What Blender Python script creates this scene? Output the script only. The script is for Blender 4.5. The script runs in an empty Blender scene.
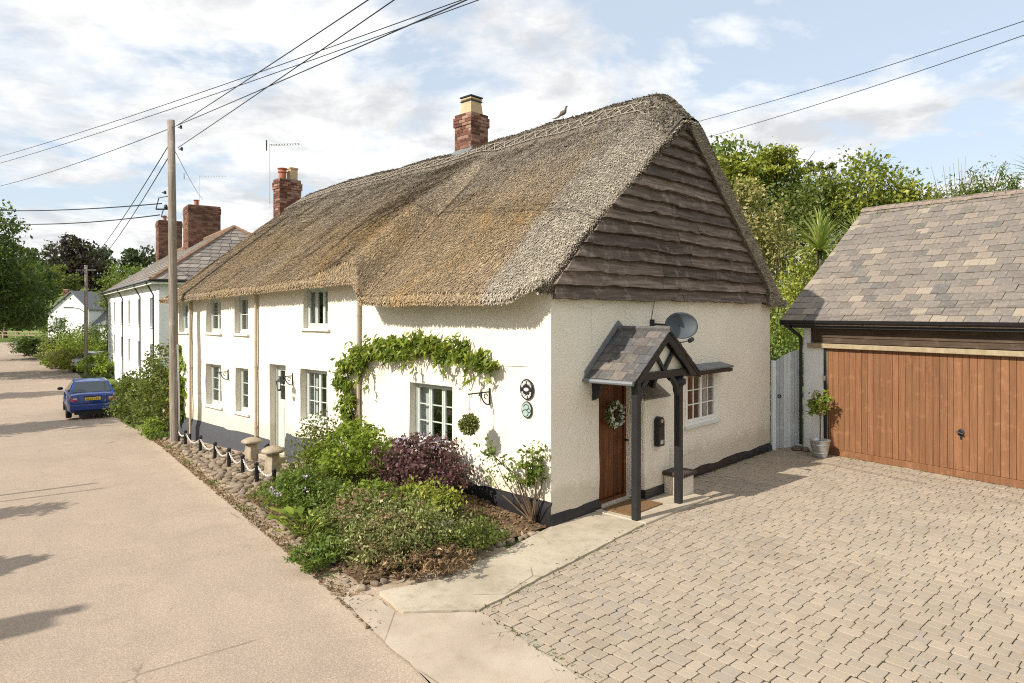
import bpy, bmesh, math, random
import numpy as np
from mathutils import Vector, Matrix, noise as mnoise

rnd = random.Random(7)
nr = np.random.default_rng(7)
R = math.radians
scene = bpy.context.scene
COL = scene.collection

# ------------------------------------------------------------------ camera
CAM_H = 3.1
cam_d = bpy.data.cameras.new('camera')
cam = bpy.data.objects.new('camera', cam_d)
COL.objects.link(cam)
cam.location = (0, 0, CAM_H)
cam.rotation_euler = (R(90), 0, 0)
cam_d.lens = 24.01
cam_d.sensor_width = 36
cam_d.shift_y = -29 / 1024
cam_d.clip_start = .05
cam_d.clip_end = 3000
scene.camera = cam

# ------------------------------------------------------------------ light
SUN_H = Vector((-.804, -.595, 0)).normalized()
SUN_EL = R(36.5)
L = Vector((SUN_H.x * math.cos(SUN_EL), SUN_H.y * math.cos(SUN_EL), math.sin(SUN_EL)))
sd = bpy.data.lights.new('sun', 'SUN')
sd.energy = 4.4
sd.angle = R(.55)
sd.color = (1, .93, .82)
sun = bpy.data.objects.new('sun', sd)
COL.objects.link(sun)
sun.rotation_euler = L.to_track_quat('Z', 'Y').to_euler()
sun.location = (-20, -15, 30)

world = bpy.data.worlds.new('World')
scene.world = world
world.use_nodes = True
wn, wl = world.node_tree.nodes, world.node_tree.links
wn.clear()
w_out = wn.new('ShaderNodeOutputWorld')
w_bg = wn.new('ShaderNodeBackground')
w_bg.inputs['Strength'].default_value = .15
sky = wn.new('ShaderNodeTexSky')
sky.sky_type = 'NISHITA'
sky.sun_disc = False
sky.sun_elevation = SUN_EL
sky.sun_rotation = math.atan2(L.x, L.y) % (2 * math.pi)
sky.air_density = 1.0
sky.dust_density = 1.6
sky.ozone_density = 1.2
tc = wn.new('ShaderNodeTexCoord')
sep = wn.new('ShaderNodeSeparateXYZ')
wl.new(tc.outputs['Generated'], sep.inputs[0])
def wmath(op, a, b=None):
    n = wn.new('ShaderNodeMath'); n.operation = op
    for i, x in enumerate((a, b)):
        if x is None: continue
        if isinstance(x, (int, float)): n.inputs[i].default_value = x
        else: wl.new(x, n.inputs[i])
    return n.outputs[0]
zz = wmath('MAXIMUM', sep.outputs[2], 0.0)
den = wmath('ADD', zz, .18)
comb = wn.new('ShaderNodeCombineXYZ')
wl.new(wmath('DIVIDE', sep.outputs[0], den), comb.inputs[0])
wl.new(wmath('DIVIDE', sep.outputs[1], den), comb.inputs[1])
comb.inputs[2].default_value = 3.7
def wnoise(scale, detail, rough, dist=0.0, vec=None):
    n = wn.new('ShaderNodeTexNoise')
    n.inputs['Scale'].default_value = scale
    n.inputs['Detail'].default_value = detail
    n.inputs['Roughness'].default_value = rough
    n.inputs['Distortion'].default_value = dist
    wl.new(vec or comb.outputs[0], n.inputs['Vector'])
    return n.outputs['Fac']
def wramp(fac, stops):
    n = wn.new('ShaderNodeValToRGB')
    cr = n.color_ramp
    while len(cr.elements) < len(stops): cr.elements.new(.5)
    for e, (p, c) in zip(cr.elements, stops):
        e.position = p; e.color = (*c, 1)
    wl.new(fac, n.inputs[0]); return n.outputs[0]
cover = wramp(wnoise(1.45, 10, .6, .25), [(.42, (0, 0, 0)), (.475, (.55,) * 3), (.53, (1, 1, 1))])
shade = wramp(wnoise(2.7, 9, .62, .3), [(.36, (3.45, 3.5, 3.6)), (.46, (4.4, 4.42, 4.45)), (.56, (5.3, 5.3, 5.25))])
# pale summer veil over the whole sky, then the cumulus on top
veil = wn.new('ShaderNodeMix'); veil.data_type = 'RGBA'
veil.inputs[0].default_value = .7
wl.new(sky.outputs[0], veil.inputs[6])
veil.inputs[7].default_value = (3.45, 3.85, 4.25, 1)
cm = wn.new('ShaderNodeMix'); cm.data_type = 'RGBA'
wl.new(cover, cm.inputs[0]); wl.new(veil.outputs[2], cm.inputs[6]); wl.new(shade, cm.inputs[7])
wl.new(cm.outputs[2], w_bg.inputs['Color'])
wl.new(w_bg.outputs[0], w_out.inputs[0])

vs = scene.view_settings
vs.view_transform = 'Standard'
vs.look = 'None'
vs.gamma = 1
vs.use_curve_mapping = False
vs.exposure = .5
scene.cycles.max_bounces = 6
scene.cycles.diffuse_bounces = 3
scene.cycles.transparent_max_bounces = 8
scene.cycles.use_denoising = False
scene.cycles.filter_width = 1.1

# ------------------------------------------------------------------ frames of reference (world metres)
HC = Vector((.561, 9.825))                 # road-side corner of the cottage
HG = Vector((.688, .7254)).normalized()    # along the gable
HW = Vector((-HG.y, HG.x))                 # along the road front
H_ROT = math.atan2(HG.y, HG.x)
RQ = Vector((-.576, .818)).normalized()    # along the road, away from us
RP = Vector((RQ.y, -RQ.x))                 # across the road, towards the houses
R_ROT = math.atan2(RP.y, RP.x)
GO = Vector((6.87, 14.86))                 # garage door, left jamb
GX = Vector((.576, -.818)).normalized()
GY = Vector((-GX.y, GX.x))
G_ROT = math.atan2(GX.y, GX.x)

def smooth(a, b, x):
    t = min(1, max(0, (x - a) / (b - a))); return t * t * (3 - 2 * t)
def hq(q):
    q = np.asarray(q, float)
    return np.interp(q, [1, 12, 24, 40], [0, -.33, -1.08, -1.25])
def H(s, t): p = HC + HG * s + HW * t; return p.x, p.y
def G(s, t): p = GO + GX * s + GY * t; return p.x, p.y
def PQ(p, q): v = HC + RP * p + RQ * q; return v.x, v.y
def to_pq(x, y): d = Vector((x, y)) - HC; return d.dot(RP), d.dot(RQ)
def to_h(x, y): d = Vector((x, y)) - HC; return d.dot(HG), d.dot(HW)
def gz(x, y): return float(hq(to_pq(x, y)[1]))

# ------------------------------------------------------------------ scene helpers
def tag(o, label=None, cat=None, group=None, kind=None):
    if label: o['label'] = label
    if cat: o['category'] = cat
    if group: o['group'] = group
    if kind: o['kind'] = kind
    return o
def empty(name, loc=(0, 0, 0), rz=0, **k):
    o = bpy.data.objects.new(name, None); COL.objects.link(o)
    o.location = loc; o.rotation_euler = (0, 0, rz); o.empty_display_size = .2
    return tag(o, **k)
def mesh_obj(name, me, parent=None):
    o = bpy.data.objects.new(name, me); COL.objects.link(o)
    if parent: o.parent = parent
    return o
def copy_tree(o, parent=None):
    c = o.copy(); COL.objects.link(c)
    if parent: c.parent = parent
    for ch in list(o.children): copy_tree(ch, c)
    return c

class MB:
    def __init__(s): s.v = []; s.f = []
    def add(s, vs, fs):
        n = len(s.v); s.v += [tuple(x) for x in vs]; s.f += [tuple(i + n for i in f) for f in fs]; return s
    def box(s, x0, x1, y0, y1, z0, z1):
        return s.add([(x0, y0, z0), (x1, y0, z0), (x1, y1, z0), (x0, y1, z0), (x0, y0, z1), (x1, y0, z1), (x1, y1, z1), (x0, y1, z1)],
                     [(0, 3, 2, 1), (4, 5, 6, 7), (0, 1, 5, 4), (1, 2, 6, 5), (2, 3, 7, 6), (3, 0, 4, 7)])
    def poly(s, pts): return s.add(pts, [tuple(range(len(pts)))])
    def prism(s, pts, d):
        """extrude a 3D polygon along vector d"""
        n = len(pts); d = Vector(d)
        q = [tuple(Vector(p) + d) for p in pts]
        return s.add(list(pts) + q, [tuple(range(n))[::-1], tuple(range(n, 2 * n))] + [(i, (i + 1) % n, n + (i + 1) % n, n + i) for i in range(n)])
    def tube(s, pts, r, n=8, cap=True):
        pts = [Vector(p) for p in pts]; m = len(pts)
        rr = r if hasattr(r, '__len__') else [r] * m
        base = len(s.v); up = None
        for i, p in enumerate(pts):
            t = (pts[min(i + 1, m - 1)] - pts[max(i - 1, 0)]).normalized()
            if up is None: up = t.orthogonal().normalized()
            up = (up - t * up.dot(t)); up = up.normalized() if up.length > 1e-6 else t.orthogonal().normalized()
            b = t.cross(up)
            for k in range(n):
                a = 2 * math.pi * k / n
                s.v.append(tuple(p + (up * math.cos(a) + b * math.sin(a)) * rr[i]))
        for i in range(m - 1):
            for k in range(n):
                s.f.append((base + i * n + k, base + i * n + (k + 1) % n, base + (i + 1) * n + (k + 1) % n, base + (i + 1) * n + k))
        if cap:
            s.f.append(tuple(base + k for k in range(n))[::-1]); s.f.append(tuple(base + (m - 1) * n + k for k in range(n)))
        return s
    def lathe(s, prof, c=(0, 0, 0), n=20, wob=0):
        base = len(s.v)
        for r, z in prof:
            for k in range(n):
                a = 2 * math.pi * k / n; q = r * (1 + wob * math.sin(a * 3 + z * 9) + wob * .6 * math.sin(a * 5 + 2))
                s.v.append((c[0] + q * math.cos(a), c[1] + q * math.sin(a), c[2] + z))
        for i in range(len(prof) - 1):
            for k in range(n):
                s.f.append((base + i * n + k, base + i * n + (k + 1) % n, base + (i + 1) * n + (k + 1) % n, base + (i + 1) * n + k))
        s.f.append(tuple(base + k for k in range(n))[::-1]); s.f.append(tuple(base + (len(prof) - 1) * n + k for k in range(n)))
        return s
    def grid(s, fn, us, vs):
        base = len(s.v); nv = len(vs)
        for u in us:
            for v in vs: s.v.append(tuple(fn(u, v)))
        for i in range(len(us) - 1):
            for j in range(nv - 1):
                s.f.append((base + i * nv + j, base + (i + 1) * nv + j, base + (i + 1) * nv + j + 1, base + i * nv + j + 1))
        return s
    def mesh(s, name, mat, smooth=False, bevel=0, seg=1, normals=True):
        me = bpy.data.meshes.new(name)
        me.from_pydata(s.v, [], s.f)
        if normals or bevel:
            bm = bmesh.new(); bm.from_mesh(me)
            if bevel: bmesh.ops.bevel(bm, geom=bm.edges[:], offset=bevel, segments=seg, affect='EDGES', profile=.6)
            bmesh.ops.recalc_face_normals(bm, faces=bm.faces[:])
            bm.to_mesh(me); bm.free()
        if mat: me.materials.append(mat)
        if smooth:
            me.polygons.foreach_set('use_smooth', [True] * len(me.polygons))
            if smooth == 'auto' and hasattr(me, 'set_sharp_from_angle'): me.set_sharp_from_angle(angle=R(38))
        me.update()
        return me
    def build(s, name, mat, parent=None, smooth=False, bevel=0, seg=1, normals=True):
        return mesh_obj(name, s.mesh(name, mat, smooth, bevel, seg, normals), parent)

def fast_mesh(name, verts, quads, mat, parent=None, var=None, smooth=False):
    """verts (N,3), quads (M,4) as numpy; var = one random number per face"""
    me = bpy.data.meshes.new(name)
    n, m = len(verts), len(quads)
    me.vertices.add(n); me.vertices.foreach_set('co', np.asarray(verts, np.float32).ravel())
    me.loops.add(m * 4); me.loops.foreach_set('vertex_index', np.asarray(quads, np.int32).ravel())
    me.polygons.add(m); me.polygons.foreach_set('loop_start', np.arange(0, m * 4, 4, dtype=np.int32))
    if smooth: me.polygons.foreach_set('use_smooth', np.ones(m, bool))
    me.update(calc_edges=True)
    if var is not None:
        a = me.attributes.new('var', 'FLOAT', 'FACE'); a.data.foreach_set('value', np.asarray(var, np.float32))
    me.materials.append(mat)
    return mesh_obj(name, me, parent)

# ------------------------------------------------------------------ materials
class NT:
    def __init__(s, name):
        s.m = bpy.data.materials.new(name); s.m.use_nodes = True
        s.n, s.l = s.m.node_tree.nodes, s.m.node_tree.links
        s.b = s.n['Principled BSDF']; s.out = s.n['Material Output']
        s.tc = s.n.new('ShaderNodeTexCoord')
    def put(s, sock, x):
        if isinstance(x, bpy.types.NodeSocket): s.l.new(x, sock)
        elif isinstance(x, (tuple, list)) and sock.type == 'RGBA': sock.default_value = (*x[:3], 1)
        else: sock.default_value = x
    def map(s, scale=(1, 1, 1), rot=(0, 0, 0), src='Object', loc=(0, 0, 0)):
        n = s.n.new('ShaderNodeMapping'); n.inputs['Scale'].default_value = scale; n.inputs['Rotation'].default_value = rot
        n.inputs['Location'].default_value = loc
        s.l.new(s.tc.outputs[src], n.inputs[0]); return n.outputs[0]
    def noise(s, scale=5, detail=5, rough=.55, vec=None, dist=0):
        n = s.n.new('ShaderNodeTexNoise'); n.inputs['Scale'].default_value = scale; n.inputs['Detail'].default_value = detail
        n.inputs['Roughness'].default_value = rough; n.inputs['Distortion'].default_value = dist
        s.l.new(vec or s.tc.outputs['Object'], n.inputs['Vector']); return n.outputs['Fac']
    def voro(s, scale, vec=None, feat='F1', out='Distance'):
        n = s.n.new('ShaderNodeTexVoronoi'); n.feature = feat; n.inputs['Scale'].default_value = scale
        s.l.new(vec or s.tc.outputs['Object'], n.inputs['Vector']); return n.outputs[out]
    def ramp(s, fac, stops, interp='LINEAR'):
        n = s.n.new('ShaderNodeValToRGB'); cr = n.color_ramp; cr.interpolation = interp
        while len(cr.elements) < len(stops): cr.elements.new(.5)
        for e, (p, c) in zip(cr.elements, stops):
            e.position = p; e.color = (*(c if hasattr(c, '__len__') else (c,) * 3), 1)
        s.l.new(fac, n.inputs[0]); return n.outputs[0]
    def mix(s, fac, a, b, mode='MIX'):
        n = s.n.new('ShaderNodeMix'); n.data_type = 'RGBA'; n.blend_type = mode
        s.put(n.inputs[0], fac); s.put(n.inputs[6], a); s.put(n.inputs[7], b); return n.outputs[2]
    def math(s, op, a, b=0.0, clamp=False):
        n = s.n.new('ShaderNodeMath'); n.operation = op; n.use_clamp = clamp
        s.put(n.inputs[0], a); s.put(n.inputs[1], b); return n.outputs[0]
    def sepxyz(s, vec=None):
        n = s.n.new('ShaderNodeSeparateXYZ'); s.l.new(vec or s.tc.outputs['Object'], n.inputs[0]); return n.outputs
    def attr(s, name, out='Fac'):
        n = s.n.new('ShaderNodeAttribute'); n.attribute_name = name; return n.outputs[out]
    def objrand(s): return s.n.new('ShaderNodeObjectInfo').outputs['Random']
    def island(s): return s.n.new('ShaderNodeNewGeometry').outputs['Random Per Island']
    def bump(s, h, strength=.5, dist=.01, prev=None):
        n = s.n.new('ShaderNodeBump'); n.inputs['Strength'].default_value = strength; n.inputs['Distance'].default_value = dist
        s.l.new(h, n.inputs['Height'])
        if prev is not None: s.l.new(prev, n.inputs['Normal'])
        return n.outputs[0]
    def done(s, col=None, rough=None, nrm=None, metal=None, spec=None):
        if col is not None: s.put(s.b.inputs['Base Color'], col)
        if rough is not None: s.put(s.b.inputs['Roughness'], rough)
        if nrm is not None: s.l.new(nrm, s.b.inputs['Normal'])
        if metal is not None: s.put(s.b.inputs['Metallic'], metal)
        if spec is not None: s.put(s.b.inputs['Specular IOR Level'], spec)
        return s.m

M = {}
def simple(key, c, rough=.6, metal=0, var=.12, scale=6, bump=0, bscale=60, spec=.4):
    t = NT(key)
    d = tuple(x * (1 - var * 1.6) for x in c); u = tuple(min(1, x * (1 + var)) for x in c)
    col = t.ramp(t.noise(scale, 6, .6), [(.25, d), (.75, u)])
    nrm = t.bump(t.noise(bscale, 4, .6), bump, .01) if bump else None
    M[key] = t.done(col, rough, nrm, metal, spec); return M[key]

simple('white_paint', (.80, .80, .76), .45, var=.05)
simple('grey_green_paint', (.50, .535, .49), .5, var=.06)
simple('sill', (.66, .65, .60), .7, var=.08)
simple('black_paint', (.018, .018, .02), .42, var=.2, bump=.15, bscale=25)
simple('black_iron', (.015, .015, .016), .5, var=.2)
simple('black_plastic', (.014, .014, .016), .3, var=.1)
simple('galv', (.55, .56, .57), .38, metal=.75, var=.12, scale=9)
simple('rubber', (.015, .015, .015), .8, var=.1)
simple('cream_pot', (.50, .37, .23), .8, var=.15, bump=.2)
simple('terracotta', (.36, .13, .075), .8, var=.2, bump=.2)
simple('buff_pipe', (.44, .35, .25), .6, var=.1)
simple('curtain', (.78, .77, .74), .9, var=.05)
simple('lead', (.16, .17, .18), .5, var=.15)
simple('mat_coir', (.20, .115, .05), .95, var=.25, scale=30, bump=.8, bscale=200)
simple('chain_white', (.75, .73, .68), .5, var=.1)
simple('dish_grey', (.065, .078, .09), .65, var=.06)
simple('plate_yellow', (.75, .52, .05), .4, var=.03)
simple('chrome', (.7, .7, .72), .15, metal=1, var=.03)
simple('tail_red', (.45, .02, .03), .2, var=.1)
simple('tail_clear', (.75, .55, .55), .2, var=.1)
simple('pale_green_disc', (.33, .42, .40), .5, var=.2, scale=30)
simple('wire', (.012, .012, .014), .6, var=.1)
simple('bark', (.10, .075, .05), .9, var=.3, scale=14, bump=.8, bscale=30)
simple('stem_brown', (.14, .09, .05), .9, var=.3, scale=20)
simple('timber_dark', (.06, .043, .032), .75, var=.35, scale=8, bump=.5, bscale=40)
simple('timber_pale', (.33, .265, .165), .75, var=.2, scale=8, bump=.4, bscale=50)
simple('white_render', (.80, .80, .79), .85, var=.06, scale=2, bump=.3, bscale=70)
simple('mid_grey', (.30, .30, .29), .8, var=.1)  # plain grey for window frames and the letterbox plate
simple('terracotta_ridge', (.26, .16, .105), .85, var=.25, scale=5, bump=.4)
simple('concrete_plinth', (.075, .078, .088), .9, var=.25, scale=40, bump=.7, bscale=90)
simple('room_dark', (.07, .066, .06), .9, var=.1)  # shade of unlit interiors, put into a dark colour
simple('interior_white', (.62, .60, .55), .9, var=.1)

def glass():
    t = NT('window_glass')
    tr = t.n.new('ShaderNodeBsdfTransparent'); tr.inputs[0].default_value = (.72, .76, .77, 1)
    gl = t.n.new('ShaderNodeBsdfGlossy'); gl.inputs['Roughness'].default_value = .03
    t.l.new(t.bump(t.noise(2.2, 2, .5), .08, .05), gl.inputs['Normal'])
    fr = t.n.new('ShaderNodeLayerWeight'); fr.inputs[0].default_value = .5
    f2 = t.math('ADD', t.math('MULTIPLY', t.math('POWER', fr.outputs['Facing'], 4.0), .8), .13, True)
    mx = t.n.new('ShaderNodeMixShader')
    t.l.new(f2, mx.inputs[0]); t.l.new(tr.outputs[0], mx.inputs[1]); t.l.new(gl.outputs[0], mx.inputs[2])
    t.l.new(mx.outputs[0], t.out.inputs[0]); M['glass'] = t.m
glass()
def car_glass():
    t = NT('car_glass'); M['car_glass'] = t.done((.03, .04, .045), .05, spec=.8)
car_glass()

def render_mat(key, rough_scale, strength, dist, lo=(.79, .725, .605), hi=(.84, .785, .675)):
    t = NT(key)
    big = t.noise(.9, 6, .6); streak = t.noise(1.6, 6, .65, t.map((3.2, 3.2, .35)))
    col = t.ramp(big, [(.3, lo), (.7, hi)])
    col = t.mix(t.math('MULTIPLY', t.ramp(streak, [(.55, 0.0), (.8, 1.0)]), .35), col, (.66, .58, .45))
    col = t.mix(t.math('MULTIPLY', t.ramp(t.noise(26, 3, .6), [(.62, 0.0), (.75, 1.0)]), .16), col, (.56, .47, .34))
    z = t.sepxyz()[2]
    splash = t.ramp(t.math('ADD', z, t.math('MULTIPLY', t.noise(2.6, 6, .7), -.9)), [(-.25 + .25, 1.0), (.22, 0.0)])
    col = t.mix(t.math('MULTIPLY', splash, .38), col, (.42, .34, .24))
    crack = t.ramp(t.voro(.55, t.map((1, 1, 1)), 'DISTANCE_TO_EDGE'), [(0, 1.0), (.006, 0.0)])
    col = t.mix(t.math('MULTIPLY', crack, t.ramp(t.noise(.8, 4, .6), [(.52, 0.0), (.62, .45)])), col, (.35, .29, .21))
    h = t.noise(rough_scale, 5, .65)
    h2 = t.voro(rough_scale * 1.1)
    n1 = t.bump(t.math('ADD', h, t.math('MULTIPLY', h2, .7)), strength, dist)
    n1 = t.bump(t.noise(3.0, 3, .5), .25, .05, n1)
    M[key] = t.done(col, .92, n1, spec=.2)
render_mat('render_smooth', 55, .45, .012, (.73, .665, .55), (.79, .735, .63))
render_mat('render_rough', 30, .75, .022)

def thatch_cols(t, k):
    xyz = t.sepxyz()
    big = t.noise(.62, 7, .62, t.map((1, 1, .45)), .6)
    col = t.ramp(big, [(.30, (.21 * k, .17 * k, .125 * k)), (.44, (.245 * k, .185 * k, .12 * k)), (.58, (.265 * k, .195 * k, .115 * k)), (.74, (.295 * k, .195 * k, .085 * k))])
    streak = t.noise(2.6, 6, .7, t.map((.8, 3.2, .8)), .4)
    col = t.mix(t.math('MULTIPLY', t.ramp(streak, [(.48, 0.0), (.72, 1.0)]), .6), col, (.13 * k, .105 * k, .075 * k))
    edge = t.math('ADD', xyz[1], t.math('MULTIPLY', t.noise(2.2, 4, .6), .5))
    vg = t.ramp(t.math('MULTIPLY', edge, .25), [(.27, 1.0), (.32, 0.0)])
    col = t.mix(t.math('MULTIPLY', vg, .85), col, (.27 * k, .24 * k, .195 * k))
    top = t.ramp(t.math('ADD', t.math('MULTIPLY', xyz[2], .1), t.math('MULTIPLY', t.noise(1.2, 4, .6), .14)), [(.56, 0.0), (.70, 1.0)])
    return t.mix(t.math('MULTIPLY', top, .8), col, (.25 * k, .22 * k, .18 * k))
def thatch_mat(key, grey):
    t = NT(key)
    fine = t.noise(58, 5, .8)
    if grey:
        col = t.ramp(t.noise(5, 6, .7, t.map((1, 3, 1))), [(.25, (.13, .11, .085)), (.5, (.21, .18, .145)), (.75, (.30, .265, .22))])
    else:
        col = thatch_cols(t, 1.2)
    col = t.mix(.9, col, t.ramp(fine, [(.34, .35), (.5, .9), (.66, 1.5)]), 'MULTIPLY')
    n1 = t.bump(fine, 1.0, .035)
    M[key] = t.done(col, .95, n1, spec=.1)
thatch_mat('thatch', False); thatch_mat('thatch_ridge', True)
def straw_mat():
    t = NT('straw')
    col = thatch_cols(t, 1.4)
    col = t.mix(1.0, col, t.ramp(t.attr('var'), [(0, .52), (.45, .92), (.85, 1.22), (1, 1.6)]), 'MULTIPLY')
    M['straw'] = t.done(col, .9, spec=.15)
straw_mat()

def leaf_mat(key, a, b, c=None, trans=.3, rough=.5):
    t = NT(key)
    v = t.attr('var')
    stops = [(0, a), (.75, b)] + ([(1, c)] if c else [])
    col = t.ramp(v, stops)
    t.done(col, rough, spec=.35)
    tl = t.n.new('ShaderNodeBsdfTranslucent'); t.l.new(t.mix(.5, col, (.35, .45, .05), 'MIX'), tl.inputs[0])
    mx = t.n.new('ShaderNodeMixShader'); mx.inputs[0].default_value = trans
    t.l.new(t.b.outputs[0], mx.inputs[1]); t.l.new(tl.outputs[0], mx.inputs[2]); t.l.new(mx.outputs[0], t.out.inputs[0])
    M[key] = t.m
leaf_mat('leaf_dark', (.012, .032, .008), (.055, .10, .02), (.13, .18, .04))
leaf_mat('leaf_mid', (.035, .07, .012), (.15, .215, .033), (.30, .35, .07))
leaf_mat('leaf_bright', (.06, .11, .012), (.27, .35, .04), (.46, .50, .09), .38)
leaf_mat('leaf_olive', (.04, .06, .015), (.15, .18, .04), (.30, .30, .09))
leaf_mat('leaf_sage', (.045, .055, .018), (.28, .30, .10), (.58, .57, .27), .2)
leaf_mat('leaf_yellow', (.12, .15, .02), (.34, .36, .05), (.52, .48, .10))
leaf_mat('leaf_purple', (.03, .012, .015), (.14, .055, .065), (.34, .18, .19), .12)
leaf_mat('leaf_copper', (.016, .010, .014), (.045, .025, .032), (.07, .04, .045), .15)
leaf_mat('leaf_pink', (.12, .13, .03), (.40, .34, .13), (.58, .42, .26), .25)
leaf_mat('leaf_silver', (.14, .17, .12), (.30, .33, .26), (.42, .44, .36), .15)
leaf_mat('leaf_dry', (.07, .04, .02), (.28, .18, .10), (.56, .42, .27), .1, .9)
leaf_mat('leaf_far', (.03, .05, .02), (.065, .085, .035), (.10, .12, .05), .1)
leaf_mat('petal_mauve', (.40, .33, .48), (.60, .52, .66), (.75, .7, .78), .25)
leaf_mat('petal_white', (.6, .6, .55), (.75, .75, .7), (.8, .8, .78), .2)
leaf_mat('grass', (.06, .11, .02), (.13, .20, .035), (.22, .26, .06), .25)

def board_mat(key, a, b, c, axis=0, rough=.75, tone=(.72, 1.25)):
    """weathered timber with grain along an axis; every board its own tone"""
    t = NT(key)
    sc = [22, 22, 22]; sc[axis] = 1.2
    g = t.noise(1, 8, .65, t.map(tuple(sc)), .4)
    col = t.ramp(g, [(.28, a), (.52, b), (.78, c)])
    col = t.mix(1, col, t.ramp(t.objrand(), [(0, tone[0]), (1, tone[1])]), 'MULTIPLY')
    col = t.mix(t.math('MULTIPLY', t.ramp(t.noise(5, 5, .65), [(.55, 0.0), (.75, 1.0)]), .35), col, tuple(min(1, x * 1.9) for x in c))
    n = t.bump(g, .7, .012)
    M[key] = t.done(col, rough, n, spec=.25)
board_mat('weatherboard', (.045, .031, .025), (.14, .104, .084), (.29, .24, .205), 0, .8, (.62, 1.4))
board_mat('garage_board', (.15, .068, .031), (.205, .096, .046), (.25, .122, .063), 2, .55, (.84, 1.12))
board_mat('door_board', (.075, .026, .010), (.14, .050, .018), (.20, .080, .03), 2, .45)
board_mat('pole_wood', (.10, .08, .062), (.20, .17, .14), (.31, .275, .235), 2, .85)
board_mat('gate_board', (.50, .53, .54), (.56, .59, .60), (.62, .65, .65), 2, .55)
board_mat('cladding', (.030, .018, .012), (.065, .043, .028), (.11, .08, .055), 0, .7)

def slate_mat(key, stops, lichen=.35, src='obj'):
    t = NT(key)
    r = t.objrand() if src == 'obj' else t.attr('var')
    col = t.ramp(r, stops, 'CONSTANT')
    col = t.mix(t.math('MULTIPLY', t.ramp(t.noise(9, 6, .65), [(.5, 0.0), (.72, 1.0)]), lichen), col, (.40, .36, .27))
    col = t.mix(.6, col, t.ramp(t.noise(40, 5, .7), [(.3, .6), (.7, 1.3)]), 'MULTIPLY')
    n = t.bump(t.noise(24, 5, .65), .5, .01)
    M[key] = t.done(col, .75, n, spec=.35)
GS = [(0, (.145, .126, .11)), (.14, (.172, .147, .125)), (.32, (.20, .168, .14)), (.5, (.162, .142, .125)), (.64, (.225, .186, .15)), (.76, (.18, .155, .134)), (.86, (.28, .235, .182)), (.95, (.125, .113, .104))]
slate_mat('garage_slate', GS); slate_mat('garage_slate_far', GS, src='var')
PS = [(0, (.075, .07, .068)), (.25, (.115, .10, .09)), (.45, (.095, .09, .088)), (.65, (.15, .13, .115)), (.85, (.085, .085, .09))]
slate_mat('porch_slate', PS, .25)
WS = [(0, (.19, .165, .145)), (.3, (.23, .20, .175)), (.6, (.17, .15, .14)), (.8, (.27, .235, .20))]
slate_mat('row_slate', WS, .2, 'var')

def paver_mat(key, src):
    t = NT(key)
    r = t.objrand() if src == 'obj' else t.attr('var')
    col = t.ramp(r, [(0, (.305, .255, .195)), (.25, (.35, .29, .222)), (.5, (.325, .272, .208)), (.72, (.38, .315, .24)), (.9, (.315, .27, .218))])
    geo = t.n.new('ShaderNodeNewGeometry').outputs['Position']
    wear = t.noise(.55, 5, .6, geo)
    col = t.mix(t.math('MULTIPLY', t.ramp(wear, [(.48, 0.0), (.7, 1.0)]), .45), col, (.44, .36, .27))
    col = t.mix(t.math('MULTIPLY', t.ramp(t.noise(.9, 6, .65, geo, .8), [(.52, 0.0), (.66, 1.0)]), .35), col, (.24, .19, .14))
    col = t.mix(.5, col, t.ramp(t.noise(70, 4, .7, geo), [(.3, .7), (.7, 1.25)]), 'MULTIPLY')
    col = t.mix(t.math('MULTIPLY', t.ramp(t.noise(2.3, 5, .65, geo), [(.6, 0.0), (.75, 1.0)]), .3), col, (.17, .14, .09))
    n = t.bump(t.noise(60, 4, .7, geo), .5, .006)
    M[key] = t.done(col, .9, n, spec=.2)
paver_mat('paver', 'obj'); paver_mat('paver_far', 'var')

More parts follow.
